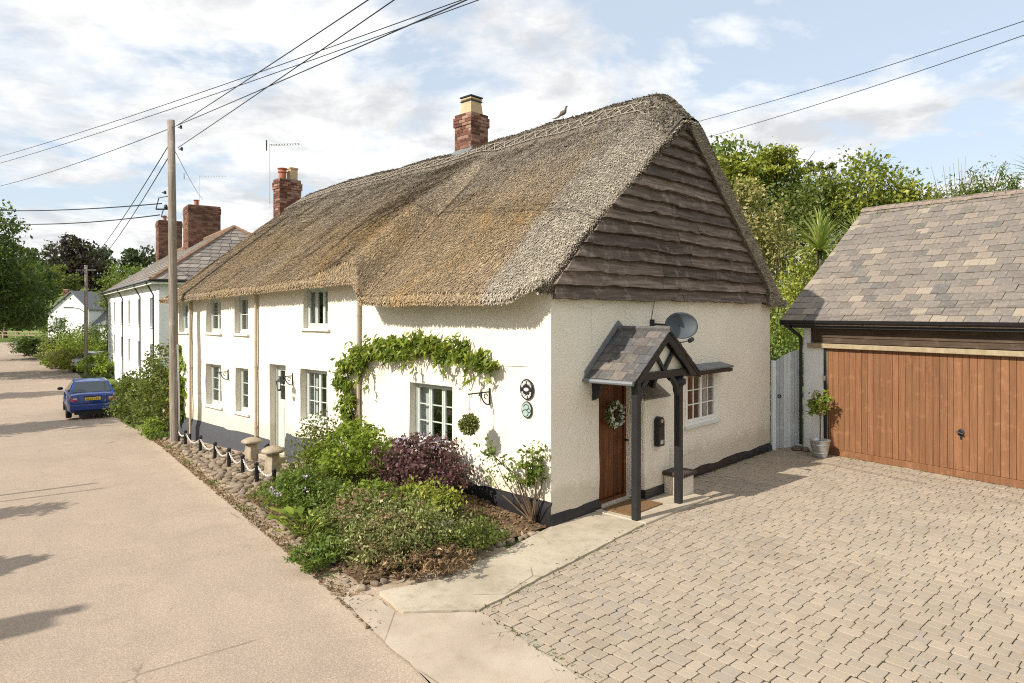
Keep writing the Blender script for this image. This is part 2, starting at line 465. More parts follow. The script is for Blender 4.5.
def ground_mats():
    t = NT('asphalt')
    a = t.noise(.35, 6, .6); b = t.noise(75, 3, .8); c = t.noise(1.3, 7, .68, None, .8)
    xyz = t.sepxyz()
    p = t.math('ADD', t.math('ADD', t.math('MULTIPLY', xyz[0], float(RP.x)), t.math('MULTIPLY', xyz[1], float(RP.y))), -float(HC.dot(RP)))
    col = t.ramp(a, [(.3, (.375, .30, .235)), (.7, (.44, .352, .275))])
    col = t.mix(t.math('MULTIPLY', t.ramp(c, [(.46, 0.0), (.68, 1.0)]), .45), col, (.315, .255, .195))
    wv = t.math('ADD', t.math('MULTIPLY', p, .25), t.math('MULTIPLY', t.noise(.5, 4, .6), .10))
    trk = t.ramp(t.math('ADD', wv, 2.0), [(.50, 0.0), (.58, 1.0), (.66, 0.0), (.82, 0.0), (.90, 1.0), (.98, 0.0)])
    col = t.mix(t.math('MULTIPLY', trk, .30), col, (.36, .29, .235))
    edge = t.ramp(t.math('ADD', t.math('ADD', p, 4.0), t.math('MULTIPLY', t.noise(2.2, 6, .7), .9)), [(.70, 0.0), (1.1, 1.0)])
    col = t.mix(t.math('MULTIPLY', edge, .6), col, (.50, .40, .30))
    crk = t.ramp(t.voro(.45, t.map((1, 1, 1), loc=(3, 1, 0)), 'DISTANCE_TO_EDGE'), [(0, 1.0), (.008, 0.0)])
    col = t.mix(t.math('MULTIPLY', crk, t.ramp(t.noise(.6, 3, .5), [(.54, 0.0), (.6, .6)])), col, (.16, .12, .09))
    col = t.mix(.6, col, t.ramp(b, [(.36, .5), (.5, 1.0), (.66, 1.4)]), 'MULTIPLY')
    col = t.mix(.32, col, t.ramp(t.voro(42), [(.0, 1.4), (.25, 1.0), (.6, .5)]), 'MULTIPLY')
    M['asphalt'] = t.done(col, .92, t.bump(b, .6, .008), spec=.2)
    t = NT('concrete')
    a = t.noise(1.1, 7, .65); b = t.noise(90, 4, .7)
    col = t.ramp(a, [(.3, (.34, .29, .215)), (.55, (.45, .39, .30)), (.75, (.52, .455, .36))])
    crk = t.ramp(t.voro(.8, t.map((1, 1, 1), loc=(2, 5, 0)), 'DISTANCE_TO_EDGE'), [(0, 1.0), (.012, 0.0)])
    col = t.mix(t.math('MULTIPLY', crk, t.ramp(t.noise(1.0, 3, .5), [(.5, 0.0), (.58, .8)])), col, (.14, .11, .08))
    col = t.mix(t.math('MULTIPLY', t.ramp(t.noise(6, 6, .7), [(.50, 0.0), (.70, 1.0)]), .6), col, (.27, .22, .155))
    col = t.mix(.5, col, t.ramp(b, [(.3, .7), (.7, 1.25)]), 'MULTIPLY')
    M['concrete'] = t.done(col, .9, t.bump(b, .5, .006), spec=.2)
    t = NT('apron')
    a = t.noise(1.3, 7, .65); b = t.noise(90, 4, .7)
    col = t.ramp(a, [(.3, (.35, .29, .225)), (.55, (.43, .36, .28)), (.75, (.48, .415, .335))])
    crk = t.ramp(t.voro(.9, t.map((1, 1, 1)), 'DISTANCE_TO_EDGE'), [(0, 1.0), (.006, 0.0)])
    col = t.mix(t.math('MULTIPLY', crk, t.ramp(t.noise(1.2, 3, .5), [(.5, 0.0), (.6, .8)])), col, (.12, .09, .06))
    col = t.mix(t.math('MULTIPLY', t.ramp(t.noise(5, 6, .7), [(.55, 0.0), (.72, 1.0)]), .5), col, (.34, .24, .17))
    col = t.mix(.5, col, t.ramp(b, [(.3, .7), (.7, 1.25)]), 'MULTIPLY')
    M['apron'] = t.done(col, .92, t.bump(b, .5, .008), spec=.15)
    t = NT('verge')
    a = t.noise(3.5, 7, .7); b = t.noise(60, 4, .7)
    col = t.ramp(a, [(.3, (.26, .19, .13)), (.5, (.43, .34, .25)), (.7, (.52, .43, .34))])
    col = t.mix(.6, col, t.ramp(b, [(.3, .6), (.7, 1.3)]), 'MULTIPLY')
    M['verge'] = t.done(col, .95, t.bump(b, .9, .012), spec=.1)
    t = NT('soil')
    a = t.noise(4, 7, .7); b = t.noise(70, 4, .75)
    col = t.ramp(a, [(.3, (.09, .06, .035)), (.5, (.17, .115, .07)), (.72, (.30, .20, .13))])
    col = t.mix(.6, col, t.ramp(b, [(.3, .5), (.7, 1.4)]), 'MULTIPLY')
    M['soil'] = t.done(col, .97, t.bump(b, 1, .02), spec=.1)
    t = NT('joint_sand')
    M['joint_sand'] = t.done(t.ramp(t.noise(40, 4, .7), [(.3, (.022, .017, .012)), (.7, (.06, .047, .034))]), .97, spec=.1)
    t = NT('meadow')
    a = t.noise(.12, 6, .6)
    col = t.ramp(a, [(.35, (.07, .11, .025)), (.65, (.16, .20, .05))])
    col = t.mix(.5, col, t.ramp(t.noise(3, 5, .7), [(.3, .6), (.7, 1.35)]), 'MULTIPLY')
    M['meadow'] = t.done(col, .95, spec=.1)
    t = NT('stone')
    a = t.noise(6, 6, .65); b = t.noise(45, 4, .7)
    col = t.mix(.9, t.ramp(t.objrand(), [(0, (.17, .13, .09)), (.4, (.26, .205, .145)), (.75, (.22, .18, .145)), (1, (.34, .275, .20))]), t.ramp(a, [(.3, .65), (.7, 1.2)]), 'MULTIPLY')
    M['stone'] = t.done(col, .92, t.bump(b, .6, .01), spec=.15)
    t = NT('staddle')
    a = t.noise(7, 7, .7); b = t.noise(50, 4, .7)
    col = t.ramp(a, [(.3, (.24, .19, .125)), (.5, (.34, .285, .205)), (.72, (.44, .39, .31))])
    M['staddle'] = t.done(col, .95, t.bump(b, .8, .012), spec=.1)
ground_mats()

def brick_mat(key, a, b, c):
    t = NT(key)
    col = t.ramp(t.island(), [(0, a), (.5, b), (1, c)])
    col = t.mix(.7, col, t.ramp(t.noise(22, 5, .7), [(.3, .6), (.7, 1.35)]), 'MULTIPLY')
    M[key] = t.done(col, .9, t.bump(t.noise(50, 4, .7), .5, .01), spec=.15)
brick_mat('brick_red', (.10, .047, .036), (.185, .082, .058), (.34, .22, .165))
brick_mat('brick_brown', (.10, .05, .038), (.17, .085, .06), (.25, .14, .10))
simple('mortar', (.46, .40, .33), .95, var=.15)
simple('mortar_dark', (.22, .18, .15), .95, var=.15)
def car_paint(key, c):
    t = NT(key); m = t.done(c, .3, metal=.0, spec=.5)
    t.b.inputs['Coat Weight'].default_value = .5; t.b.inputs['Coat Roughness'].default_value = .04
    M[key] = m
car_paint('car_blue', (.0, .03, .19)); car_paint('car_silver', (.62, .64, .68))

# ================================================================== SETTING
def strip(name, qs, left, right, dz, mat, ncross=6, kind='structure', label=None, cat=None, wob=0):
    mb = MB()
    def fn(q, k):
        p0, p1 = left(q), right(q); p = p0 + (p1 - p0) * k
        if wob and k == 0: p += wob * (mnoise.noise((q * 1.7, 3.1, 0)) + .6 * mnoise.noise((q * 6.1, 7.1, 0)))
        x, y = PQ(p, q); return x, y, float(hq(q)) + dz
    mb.grid(fn, qs, [i / ncross for i in range(ncross + 1)])
    o = mb.build(name, mat, None, smooth=True)
    for p in o.data.polygons:
        if p.normal.z < 0: o.data.flip_normals(); break
    return tag(o, label, cat, None, kind)

def terrain():
    qs = [-400, -150, -60, -30, -15, -8, -4, -2, 0, 1, 2, 4, 6, 8, 10, 12, 14, 16, 18, 20, 24, 30, 40, 50, 60, 80, 110, 160, 220, 300, 420, 600, 900]
    ps = [-900, -500, -300, -180, -100, -60, -40, -25, -15, -9, -6, -3, 0, 3, 6, 10, 15, 22, 30, 45, 70, 110, 170, 260, 400, 600, 900]
    mb = MB()
    def fn(q, p):
        x, y = PQ(p, q)
        z = float(hq(q)) - .03
        d = math.hypot(p, q)
        z += 26 * smooth(140, 420, d) * (.75 + .5 * mnoise.noise((x * .004, y * .004, 1.3)))
        return x, y, z
    mb.grid(fn, qs, ps)
    o = mb.build('ground', M['meadow'], None, smooth=True)
    if sum(p.normal.z for p in o.data.polygons) < 0: o.data.flip_normals()
    tag(o, kind='structure')
terrain()
def road_shift(q): return -.0016 * max(0, q - 62) ** 2 * 1.0
qs = [-14 + i for i in range(0, 96)] + [82 + 4 * i for i in range(12)]
strip('road', qs, lambda q: -3.4 + road_shift(q), lambda q: -9.2 + road_shift(q), 0, M['asphalt'], 8, wob=.11)
strip('verge', [-2.4 + .4 * i for i in range(50)], lambda q: -3.46, lambda q: -.2 if q > 3 else -1.0, .004 - .006, M['verge'], 10)

def flat(name, pts, z, mat, thick=None, kind='structure', rough=0):
    mb = MB()
    if rough:
        out = []
        for (xa, ya), (xb, yb) in zip(pts, pts[1:] + pts[:1]):
            k = max(1, int(math.hypot(xb - xa, yb - ya) / .07))
            for i in range(k):
                f = i / k; x, y = xa + (xb - xa) * f, ya + (yb - ya) * f
                out.append((x + rough * (mnoise.noise((x * 5, y * 5, 1)) + .7 * mnoise.noise((x * 17, y * 17, 4))), y + rough * (mnoise.noise((x * 5, y * 5, 8)) + .7 * mnoise.noise((x * 17, y * 17, 9)))))
        pts = out
    if thick: mb.prism([(x, y, z - thick) for x, y in pts], (0, 0, thick))
    else: mb.poly([(x, y, z) for x, y in pts])
    o = mb.build(name, mat, None)
    if not thick and o.data.polygons[0].normal.z < 0: o.data.flip_normals()
    return tag(o, kind=kind)

A = (-.33, 7.05)
# concrete apron between road and drive, in slabs with open joints
flat('apron', [PQ(-3.38, -.6), PQ(-3.41, -2.0), PQ(-3.36, -4.2), PQ(-3.4, -9.5), PQ(-2.34, -9.5), PQ(-2.33, -1.78), (-1.14, 6.98), (-1.55, 7.45)], .021, M['apron'], rough=.02)
# concrete path from the apron to the porch
pathE = H(1.02, -.92)
path = flat('path', [(-1.12, 7.0), A, pathE, H(.98, -.03), H(.05, -.02), (.50, 9.70), (-.15, 8.72), (-.85, 7.83), (-1.45, 7.50)], .038, M['concrete'], .06, rough=.016)

# ---- driveway of concrete setts
drive_poly = [A, pathE, H(2.9, -.92), H(2.9, 0), H(7.75, 0), G(-.75, .2), G(-.6, 0), G(7.5, 0), (16.5, 4.0), (10.0, .2), PQ(-2.33, -9.5)]
def inside(pt, poly):
    x, y = pt; c = False; n = len(poly)
    for i in range(n):
        (x0, y0), (x1, y1) = poly[i], poly[(i + 1) % n]
        if (y0 > y) != (y1 > y) and x < (x1 - x0) * (y - y0) / (y1 - y0) + x0: c = not c
    return c
drive = flat('driveway', drive_poly, .004, M['joint_sand'])
def pavers():
    d = Vector((-.679, .734)).normalized(); n = Vector((d.y, -d.x)); ang = math.atan2(d.y, d.x)
    o0 = Vector((2, 8))
    pitch = .152
    lens = [.112, .146, .178, .212]
    cells = []
    r2 = random.Random(3)
    for row in range(-74, 92):
        a = -14 + r2.random() * .3
        while a < 14:
            k = r2.choices(range(4), [2, 3, 3, 1.6])[0]
            Ln = lens[k]
            c = o0 + n * (row * pitch) + d * (a + Ln / 2)
            a += Ln + .008
            if c.y < 3.2 or c.x > 12 or c.x < -1: continue
            ok = inside(c, drive_poly) or any(inside(c + d * (Ln * sx) + n * (pitch * sy), drive_poly) for sx in (-.42, .42) for sy in (-.42, .42))
            if not ok: continue
            cells.append((c.x, c.y, k, ang + r2.gauss(0, .014), r2.gauss(.012, .002), r2.gauss(0, .0045), r2.gauss(0, .0045)))
    def block(Ln):
        mb = MB(); w = (pitch - .013) / 2; l = Ln / 2; b = .0035
        r3 = random.Random(int(Ln * 1000))
        def ring(e, z): 
            c = .014
            return [(-l + e + c, -w + e, z), (l - e - c, -w + e, z), (l - e, -w + e + c, z), (l - e, w - e - c, z), (l - e - c, w - e, z), (-l + e + c, w - e, z), (-l + e, w - e - c, z), (-l + e, -w + e + c, z)]
        r = [ring(0, -.03), ring(0, .0), ring(b, .003)]
        vs = sum(r, []); fs = [tuple(range(16, 24))]
        for i in range(2):
            for k in range(8): fs.append((i * 8 + k, i * 8 + (k + 1) % 8, i * 8 + 8 + (k + 1) % 8, i * 8 + 8 + k))
        mb.add(vs, fs); return mb
    blocks = [block(x) for x in lens]
    meshes = [b.mesh('paver', M['paver'], False, 0, 1, True) for b in blocks]
    def vis(c):
        u = 512 + 683 * c[0] / c[1]; v = 312.5 + 683 * CAM_H / c[1]
        return 0 < u < 1024 and v < 690
    seen = sorted([c for c in cells if vis(c)], key=lambda c: c[1])
    near = seen[:300]; ns = set(near)
    for c in near:
        o = mesh_obj('paver', meshes[c[2]], drive)
        o.location = (c[0], c[1], c[4]); o.rotation_euler = (c[5], c[6], c[3])
    mb = MB(); var = []
    for c in cells:
        if c in ns: continue
        m = Matrix.Translation((c[0], c[1], c[4])) @ Matrix.Rotation(c[3], 4, 'Z') @ Matrix.Rotation(c[5], 4, 'X')
        b = blocks[c[2]]
        mb.add([m @ Vector(v) for v in b.v], b.f); var += [r2.random()] * len(b.f)
    o = mb.build('paver_mass', M['paver_far'], drive, normals=True)
    at = o.data.attributes.new('var', 'FLOAT', 'FACE'); at.data.foreach_set('value', var)
    tag(o, kind='stuff')
    print('pavers', len(cells), 'seen', len(seen))
pavers()
# soldier course along the porch slab
def porch_slab():
    mb = MB(); mb.prism([(*H(1.0, -.95), -.02), (*H(2.95, -.95), -.02), (*H(2.95, -.02), -.02), (*H(1.0, -.02), -.02)], (0, 0, .07))
    o = mb.build('porch_slab', M['concrete'], None, bevel=.012); tag(o, kind='structure')
porch_slab()

# ================================================================== COTTAGE
cottage = empty('thatched_cottage', (HC.x, HC.y, 0), H_ROT, label='long cream rendered thatched cottage with timber-clad gable facing the paved drive', cat='cottage')
LEN, WID = 14.0, 7.6

def wall_with_openings(name, mp, u0, u1, v0, v1, openings, depth, mat, parent, step=.14, amp=.018, top=None, seed=0):
    """a wobbly rendered wall with real openings; mp(u,n,v) -> local point, n outward"""
    def lines(a, b, cuts):
        cs = sorted(set([a, b] + [c for c in cuts if a < c < b])); out = []
        for i in range(len(cs) - 1):
            k = max(1, round((cs[i + 1] - cs[i]) / step))
            out += [cs[i] + (cs[i + 1] - cs[i]) * j / k for j in range(k)]
        return out + [cs[-1]]
    us = lines(u0, u1, [x for o in openings for x in o[:2]]); vs = lines(v0, v1, [x for o in openings for x in o[2:4]])
    mb = MB(); idx = {}
    def disp(u, v):
        e = min(1, (u - u0) / .3, (u1 - u) / .3)
        return amp * max(0, e) * (mnoise.noise((u * .9 + seed, v * .9, seed)) * 1.3 + .5 * mnoise.noise((u * 2.7, v * 2.7 + seed, 4)))
    def vid(u, v):
        key = (round(u, 4), round(v, 4))
        if key not in idx:
            idx[key] = len(mb.v); mb.v.append(tuple(mp(u, disp(u, v), v)))
        return idx[key]
    for i in range(len(us) - 1):
        for j in range(len(vs) - 1):
            cu, cv = (us[i] + us[i + 1]) / 2, (vs[j] + vs[j + 1]) / 2
            if any(o[0] < cu < o[1] and o[2] < cv < o[3] for o in openings): continue
            mb.f.append((vid(us[i], vs[j]), vid(us[i + 1], vs[j]), vid(us[i + 1], vs[j + 1]), vid(us[i], vs[j + 1])))
    for o in openings:
        a, b, c, d = o[:4]
        for (p, q) in (((a, c), (b, c)), ((b, c), (b, d)), ((b, d), (a, d)), ((a, d), (a, c))):
            n = len(mb.v)
            mb.v += [mp(p[0], disp(*p), p[1]), mp(q[0], disp(*q), q[1]), mp(q[0], -depth, q[1]), mp(p[0], -depth, p[1])]
            mb.f.append((n, n + 1, n + 2, n + 3))
    me = mb.build(name, mat, parent, smooth='auto', normals=False)
    bm = bmesh.new(); bm.from_mesh(me.data); bmesh.ops.recalc_face_normals(bm, faces=bm.faces[:]); bm.to_mesh(me.data); bm.free()
    return me

fmap = lambda u, n, v: (-n, u, v)        # road front, u = distance from the gable corner
gmap = lambda u, n, v: (u, -n, v)        # gable
DEP = .17

def window(mp, u0, u1, v0, v1, cas, rows, cols, parent, depth=DEP, sill=True, curtain='half', fixed_first=False, paint='white_paint', bars=True):
    """casement window: frame > panes, glazing bars, sill, curtain"""
    n0 = -depth; fw = .045; ft = .06
    def bx(mb, a, b, c, d, n_in, n_out):
        pts = [mp(x, n, z) for n in (n_in, n_out) for (x, z) in ((a, c), (b, c), (b, d), (a, d))]
        mb.add(pts, [(0, 1, 2, 3), (4, 7, 6, 5), (0, 4, 5, 1), (1, 5, 6, 2), (2, 6, 7, 3), (3, 7, 4, 0)])
    fr = MB()
    bx(fr, u0, u0 + fw, v0, v1, n0 - .02, n0 + ft); bx(fr, u1 - fw, u1, v0, v1, n0 - .02, n0 + ft)
    bx(fr, u0 + fw, u1 - fw, v1 - fw, v1, n0 - .02, n0 + ft); bx(fr, u0 + fw, u1 - fw, v0, v0 + fw * 1.3, n0 - .02, n0 + ft)
    w = fr.build('window', M[paint], parent, bevel=.004)
    iu0, iu1, iv0, iv1 = u0 + fw, u1 - fw, v0 + fw * 1.3, v1 - fw
    cw = (iu1 - iu0) / cas
    for k in range(cas):
        a, b = iu0 + k * cw + .003, iu0 + (k + 1) * cw - .003
        c, d = iv0 + .003, iv1 - .003; sw = .04
        s = MB(); no = n0 + .045
        bx(s, a, a + sw, c, d, n0, no); bx(s, b - sw, b, c, d, n0, no); bx(s, a + sw, b - sw, d - sw, d, n0, no); bx(s, a + sw, b - sw, c, c + sw * 1.25, n0, no)
        a2, b2, c2, d2 = a + sw, b - sw, c + sw * 1.25, d - sw
        pw, ph = (b2 - a2) / cols, (d2 - c2) / rows
        for j in range(1, rows): bx(s, a2, b2, c2 + j * ph - .009, c2 + j * ph + .009, n0 + .008, no - .008)
        for j in range(1, cols): bx(s, a2 + j * pw - .009, a2 + j * pw + .009, c2, d2, n0 + .0085, no - .0085)
        s.build('casement', M[paint], w)
        for i in range(cols):
            for j in range(rows):
                p = MB(); x0, x1, z0, z1 = a2 + i * pw, a2 + (i + 1) * pw, c2 + j * ph, c2 + (j + 1) * ph
                p.poly([mp(x0, n0 + .02, z0), mp(x1, n0 + .02, z0), mp(x1, n0 + .02, z1), mp(x0, n0 + .02, z1)])
                p.build('pane', M['glass'], w)
    if sill:
        s = MB(); bx(s, u0 - .07, u1 + .07, v0 - .05, v0 + .004, n0 + .03, .055); s.build('sill', M['sill'], w, bevel=.008)
    if curtain:
        def drape(a, b, c, d):
            m = MB(); k = max(4, int((b - a) / .025))
            m.grid(lambda x, z: mp(x, n0 - .09 + .018 * math.sin(x * 75 + z * 2) + .008 * math.sin(x * 31), z), [a + (b - a) * i / k for i in range(k + 1)], [c, (c + d) / 2, d])
            m.build('curtain', M['curtain'], w, smooth=True)
        q = (u1 - u0)
        if curtain == 'half': drape(u0, u1, v0, v0 + (v1 - v0) * .52); drape(u0, u0 + q * .2, v0, v1); drape(u1 - q * .2, u1, v0, v1)
        elif curtain == 'sides': drape(u0, u0 + q * .24, v0, v1); drape(u1 - q * .24, u1, v0, v1)
        elif curtain == 'three':
            for f in (.05, .40, .78): drape(u0 + q * f, u0 + q * (f + .19), v0, v1)
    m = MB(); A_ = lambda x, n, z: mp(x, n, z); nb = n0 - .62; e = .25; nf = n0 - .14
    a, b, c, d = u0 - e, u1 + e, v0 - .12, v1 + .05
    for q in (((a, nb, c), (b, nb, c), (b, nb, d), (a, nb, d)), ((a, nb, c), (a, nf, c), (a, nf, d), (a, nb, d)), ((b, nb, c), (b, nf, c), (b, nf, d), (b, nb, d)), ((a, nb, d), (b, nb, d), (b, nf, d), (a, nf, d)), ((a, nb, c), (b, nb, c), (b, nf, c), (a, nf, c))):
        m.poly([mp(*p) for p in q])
    m.build('dark_room_fill', M['room_dark'], w)  # shallow box behind the panes, its dark colour standing in for room shade
    return w

f_open = [  # u0,u1,v0,v1
    (2.14, 3.27, .80, 1.87), (5.97, 7.03, .80, 1.90), (9.46, 10.16, .66, 1.75), (10.95, 11.9, .68, 1.76),
    (5.93, 6.92, 2.76, 3.62), (9.50, 10.2, 2.58, 3.50), (11.0, 11.86, 2.57, 3.45), (13.09, 13.72, 2.55, 3.38), (7.66, 8.4, -.05, 1.93)]
g_open = [(3.86, 5.06, .99, 2.0), (1.16, 2.04, .06, 1.99)]
wall_with_openings('wall', fmap, 0, 4.85, -.9, 3.44, f_open[:1], .3, M['render_smooth'], cottage, .16, .016, seed=2)
wall_with_openings('wall', fmap, 4.85, LEN, -.9, 3.78, f_open[1:], .3, M['render_smooth'], cottage, .16, .016, seed=2)
wall_with_openings('wall', gmap, 0, WID, -.3, 3.42, g_open, .3, M['render_rough'], cottage, .15, .022, seed=9)
mb = MB(); mb.box(WID - .3, WID - .001, .02, LEN - .02, -.6, 3.7); mb.build('wall', M['render_rough'], cottage)
mb = MB(); mb.prism([(.01, LEN - .25, -.6), (WID - .31, LEN - .25, -.6), (WID - .31, LEN - .25, 3.5), (WID / 2, LEN - .25, 6.5), (.01, LEN - .25, 3.5)], (0, .24, 0)); mb.build('wall', M['render_rough'], cottage)
mb = MB(); mb.prism([(.1, .25, 3.3), (WID - .1, .25, 3.3), (WID / 2, .25, 6.4)], (0, .05, 0)); mb.build('gable_backing', M['room_dark'], cottage)

window(fmap, *f_open[0], 3, 3, 1, cottage, curtain='sides', depth=.2, paint='grey_green_paint')
window(fmap, *f_open[1], 2, 3, 2, cottage, curtain='sides', depth=.2, paint='grey_green_paint')
window(fmap, *f_open[2], 1, 3, 2, cottage, curtain='sides', depth=.2, paint='grey_green_paint')
window(fmap, *f_open[3], 2, 3, 1, cottage, curtain='sides', depth=.2, paint='grey_green_paint')
window(fmap, *f_open[4], 3, 1, 1, cottage, curtain='three', depth=.16, paint='grey_green_paint')
window(fmap, *f_open[5], 1, 2, 2, cottage, curtain='half', depth=.18, paint='grey_green_paint')
window(fmap, *f_open[6], 2, 2, 1, cottage, curtain='half', depth=.18, paint='grey_green_paint')
window(fmap, *f_open[7], 1, 2, 2, cottage, curtain='half', depth=.18, paint='grey_green_paint')
gw = window(gmap, *g_open[0], 2, 3, 2, cottage, depth=.06, curtain='sides')
mb = MB(); mb.prism([(3.75, -.002, 2.02), (3.75, -.28, 2.03), (3.75, -.30, 2.06), (3.75, -.002, 2.13)], (1.45, 0, 0)); mb.build('window_canopy', M['lead'], cottage, bevel=.006)
mb = MB(); mb.box(3.74, 5.2, -.27, -.235, 1.955, 2.02); mb.box(3.78, 3.83, -.24, -.002, 1.94, 2.02); mb.box(5.11, 5.16, -.24, -.002, 1.94, 2.02); mb.build('canopy_batten', M['black_paint'], cottage)

def plank_door(name, mp, u0, u1, v0, v1, depth, mat, parent, n, frame_mat):
    def bx(mb, a, b, c, d, n_in, n_out):
        pts = [mp(x, k, z) for k in (n_in, n_out) for (x, z) in ((a, c), (b, c), (b, d), (a, d))]
        mb.add(pts, [(0, 1, 2, 3), (4, 7, 6, 5), (0, 4, 5, 1), (1, 5, 6, 2), (2, 6, 7, 3), (3, 7, 4, 0)])
    f = MB(); bx(f, u0, u0 + .05, v0, v1, -depth - .02, -depth + .07); bx(f, u1 - .05, u1, v0, v1, -depth - .02, -depth + .07); bx(f, u0 + .05, u1 - .05, v1 - .06, v1, -depth - .02, -depth + .07)
    bx(f, u0 + .05, u1 - .05, v0, v0 + .05, -depth - .02, -depth + .09)
    d = f.build(name, M[frame_mat], parent, bevel=.004)
    w = (u1 - u0 - .1) / n
    for i in range(n):
        b = MB(); bx(b, u0 + .05 + i * w + .003, u0 + .05 + (i + 1) * w - .003, v0 + .055, v1 - .065, -depth, -depth + .03)
        b.build('plank', M[mat], d, bevel=.005)
    m = MB(); bx(m, u0, u1, v0, v1, -depth - .03, -depth - .022); m.build('backing', M['room_dark'], d)
    return d
fd = plank_door('door', gmap, *g_open[1], .16, 'door_board', cottage, 6, 'door_board')
m = MB(); m.tube([(1.86, -.0, 1.02), (1.86, .09 - .16, 1.02)], .02, 10); m.tube([(1.86, -.07, 1.02), (1.78, -.075, 1.02)], .011, 8); m.build('handle', M['black_iron'], fd)
# white half-glazed door on the road front
def white_door():
    u0, u1, v0, v1 = f_open[8]; n0 = -.22
    def bx(mb, a, b, c, d, n_in, n_out):
        pts = [fmap(x, k, z) for k in (n_in, n_out) for (x, z) in ((a, c), (b, c), (b, d), (a, d))]
        mb.add(pts, [(0, 1, 2, 3), (4, 7, 6, 5), (0, 4, 5, 1), (1, 5, 6, 2), (2, 6, 7, 3), (3, 7, 4, 0)])
    f = MB(); bx(f, u0, u0 + .05, v0, v1, n0 - .02, n0 + .07); bx(f, u1 - .05, u1, v0, v1, n0 - .02, n0 + .07); bx(f, u0 + .05, u1 - .05, v1 - .06, v1, n0 - .02, n0 + .07)
    d = f.build('door', M['grey_green_paint'], cottage, bevel=.004)
    b = MB(); a, c = u0 + .055, u1 - .055; gl0, gl1 = 1.12, 1.78
    bx(b, a, c, v0 + .02, gl0, n0, n0 + .04); bx(b, a, c, gl1, v1 - .065, n0, n0 + .04); bx(b, a, a + .1, gl0, gl1, n0, n0 + .04); bx(b, c - .1, c, gl0, gl1, n0, n0 + .04)
    mid = (a + c) / 2
    bx(b, mid - .012, mid + .012, gl0, gl1, n0 + .005, n0 + .035); bx(b, a + .1, c - .1, (gl0 + gl1) / 2 - .012, (gl0 + gl1) / 2 + .012, n0 + .006, n0 + .034)
    bx(b, a + .1, mid - .04, .2, .95, n0 + .04, n0 + .05); bx(b, mid + .04, c - .1, .2, .95, n0 + .04, n0 + .05)
    b.build('door_leaf', M['grey_green_paint'], d)
    for x0, x1 in ((a + .1, mid - .012), (mid + .012, c - .1)):
        for z0, z1 in ((gl0, (gl0 + gl1) / 2), ((gl0 + gl1) / 2, gl1)):
            p = MB(); p.poly([fmap(x0, n0 + .02, z0), fmap(x1, n0 + .02, z0), fmap(x1, n0 + .02, z1), fmap(x0, n0 + .02, z1)]); p.build('pane', M['glass'], d)
    m = MB(); bx(m, u0, u1, v0, v1, n0 - .5, n0 - .48); m.build('dark_room_fill', M['room_dark'], d)  # dark sheet in place of the unlit room behind the door glass
    m = MB(); m.box(-.34, .2, u0 - .1, u1 + .1, -.45, -.06); m.build('doorstep', M['concrete'], cottage, bevel=.015)
white_door()

# plinths
def plinth():
    def band(mp, a, b, z0, zt, mat, seed, out=.045):
        k = max(2, int((b - a) / .12))
        def fn(u, v):
            e = out * (1 - smooth(.8, 1.0, v)) + .004
            return mp(u, e + .006 * mnoise.noise((u * 3, v * 3, seed)), z0 + (zt + .012 * mnoise.noise((u * 1.1, seed, 1)) - z0) * v)
        m = MB(); m.grid(fn, [a + (b - a) * i / k for i in range(k + 1)], [0, .4, .7, .85, .93, 1])
        m.build('plinth', M[mat], cottage, smooth='auto')
    band(fmap, -.03, 3.6, -.3, .37, 'black_paint', 1, .045)
    band(fmap, 3.6, 7.64, -.5, .44, 'concrete_plinth', 2)
    band(fmap, 8.42, LEN, -.9, .20, 'concrete_plinth', 3)
    band(gmap, -.034, 1.16, -.3, .19, 'black_paint', 4)
    band(gmap, 2.04, WID, -.3, .18, 'black_paint', 5)
plinth()

# downpipes
for u, top, bot in ((12.78, 3.4, -.2), (8.97, 3.55, .12), (4.77, 3.35, .2)):
    m = MB(); m.tube([(-.055, u, bot), (-.055, u, top)], .034, 10)
    for z in (top - .3, (top + bot) / 2, bot + .3): m.tube([(-.055, u, z - .02), (-.055, u, z + .02)], .042, 10)
    d = m.build('downpipe', M['buff_pipe'], cottage, smooth='auto')
    if u > 12: 
        m = MB(); m.tube([(-.056, u, -.45), (-.056, u, -.19)], .046, 10); m.build('pipe_shoe', M['black_iron'], d)
# small iron bracket lamps on the road front
def bracket(u, z, out=.36, plant=False):
    m = MB(); m.tube([(-.012, u, z - .2), (-.012, u, z + .06)], .014, 6); m.tube([(-.01, u, z), (-out, u, z)], .012, 6)
    pts = [(-.01 - .2 * math.sin(a) * .9, u, z - .2 + .2 * (1 - math.cos(a))) for a in [i * math.pi / 2 / 6 for i in range(7)]]
    m.tube(pts, .011, 6)
    for c, r in (((-.09, z - .06), .035), ((-.2, z - .03), .022)):
        m.tube([(c[0] + r * math.cos(a), u, c[1] + r * math.sin(a)) for a in [i * math.pi / 5 for i in range(9)]], .009, 5)
    m.build('iron_bracket', M['black_iron'], cottage)
bracket(1.25, 1.86, .46); bracket(10.55, 1.62, .3); bracket(7.35, 1.72, .34)
# wall lantern by the white door
def lantern():
    m = MB(); u, z, x = 7.35, 1.42, -.3
    m.lathe([(.05, 0), (.075, .02), (.06, .03)], (x, u, z), 6); m.lathe([(.09, .19), (.10, .2), (.03, .27), (.01, .30)], (x, u, z), 6)
    for k in range(6):
        a = k * math.pi / 3; m.tube([(x + .06 * math.cos(a), u + .06 * math.sin(a), z + .03), (x + .085 * math.cos(a), u + .085 * math.sin(a), z + .19)], .006, 4)
    m.build('lantern', M['black_iron'], cottage)
lantern()

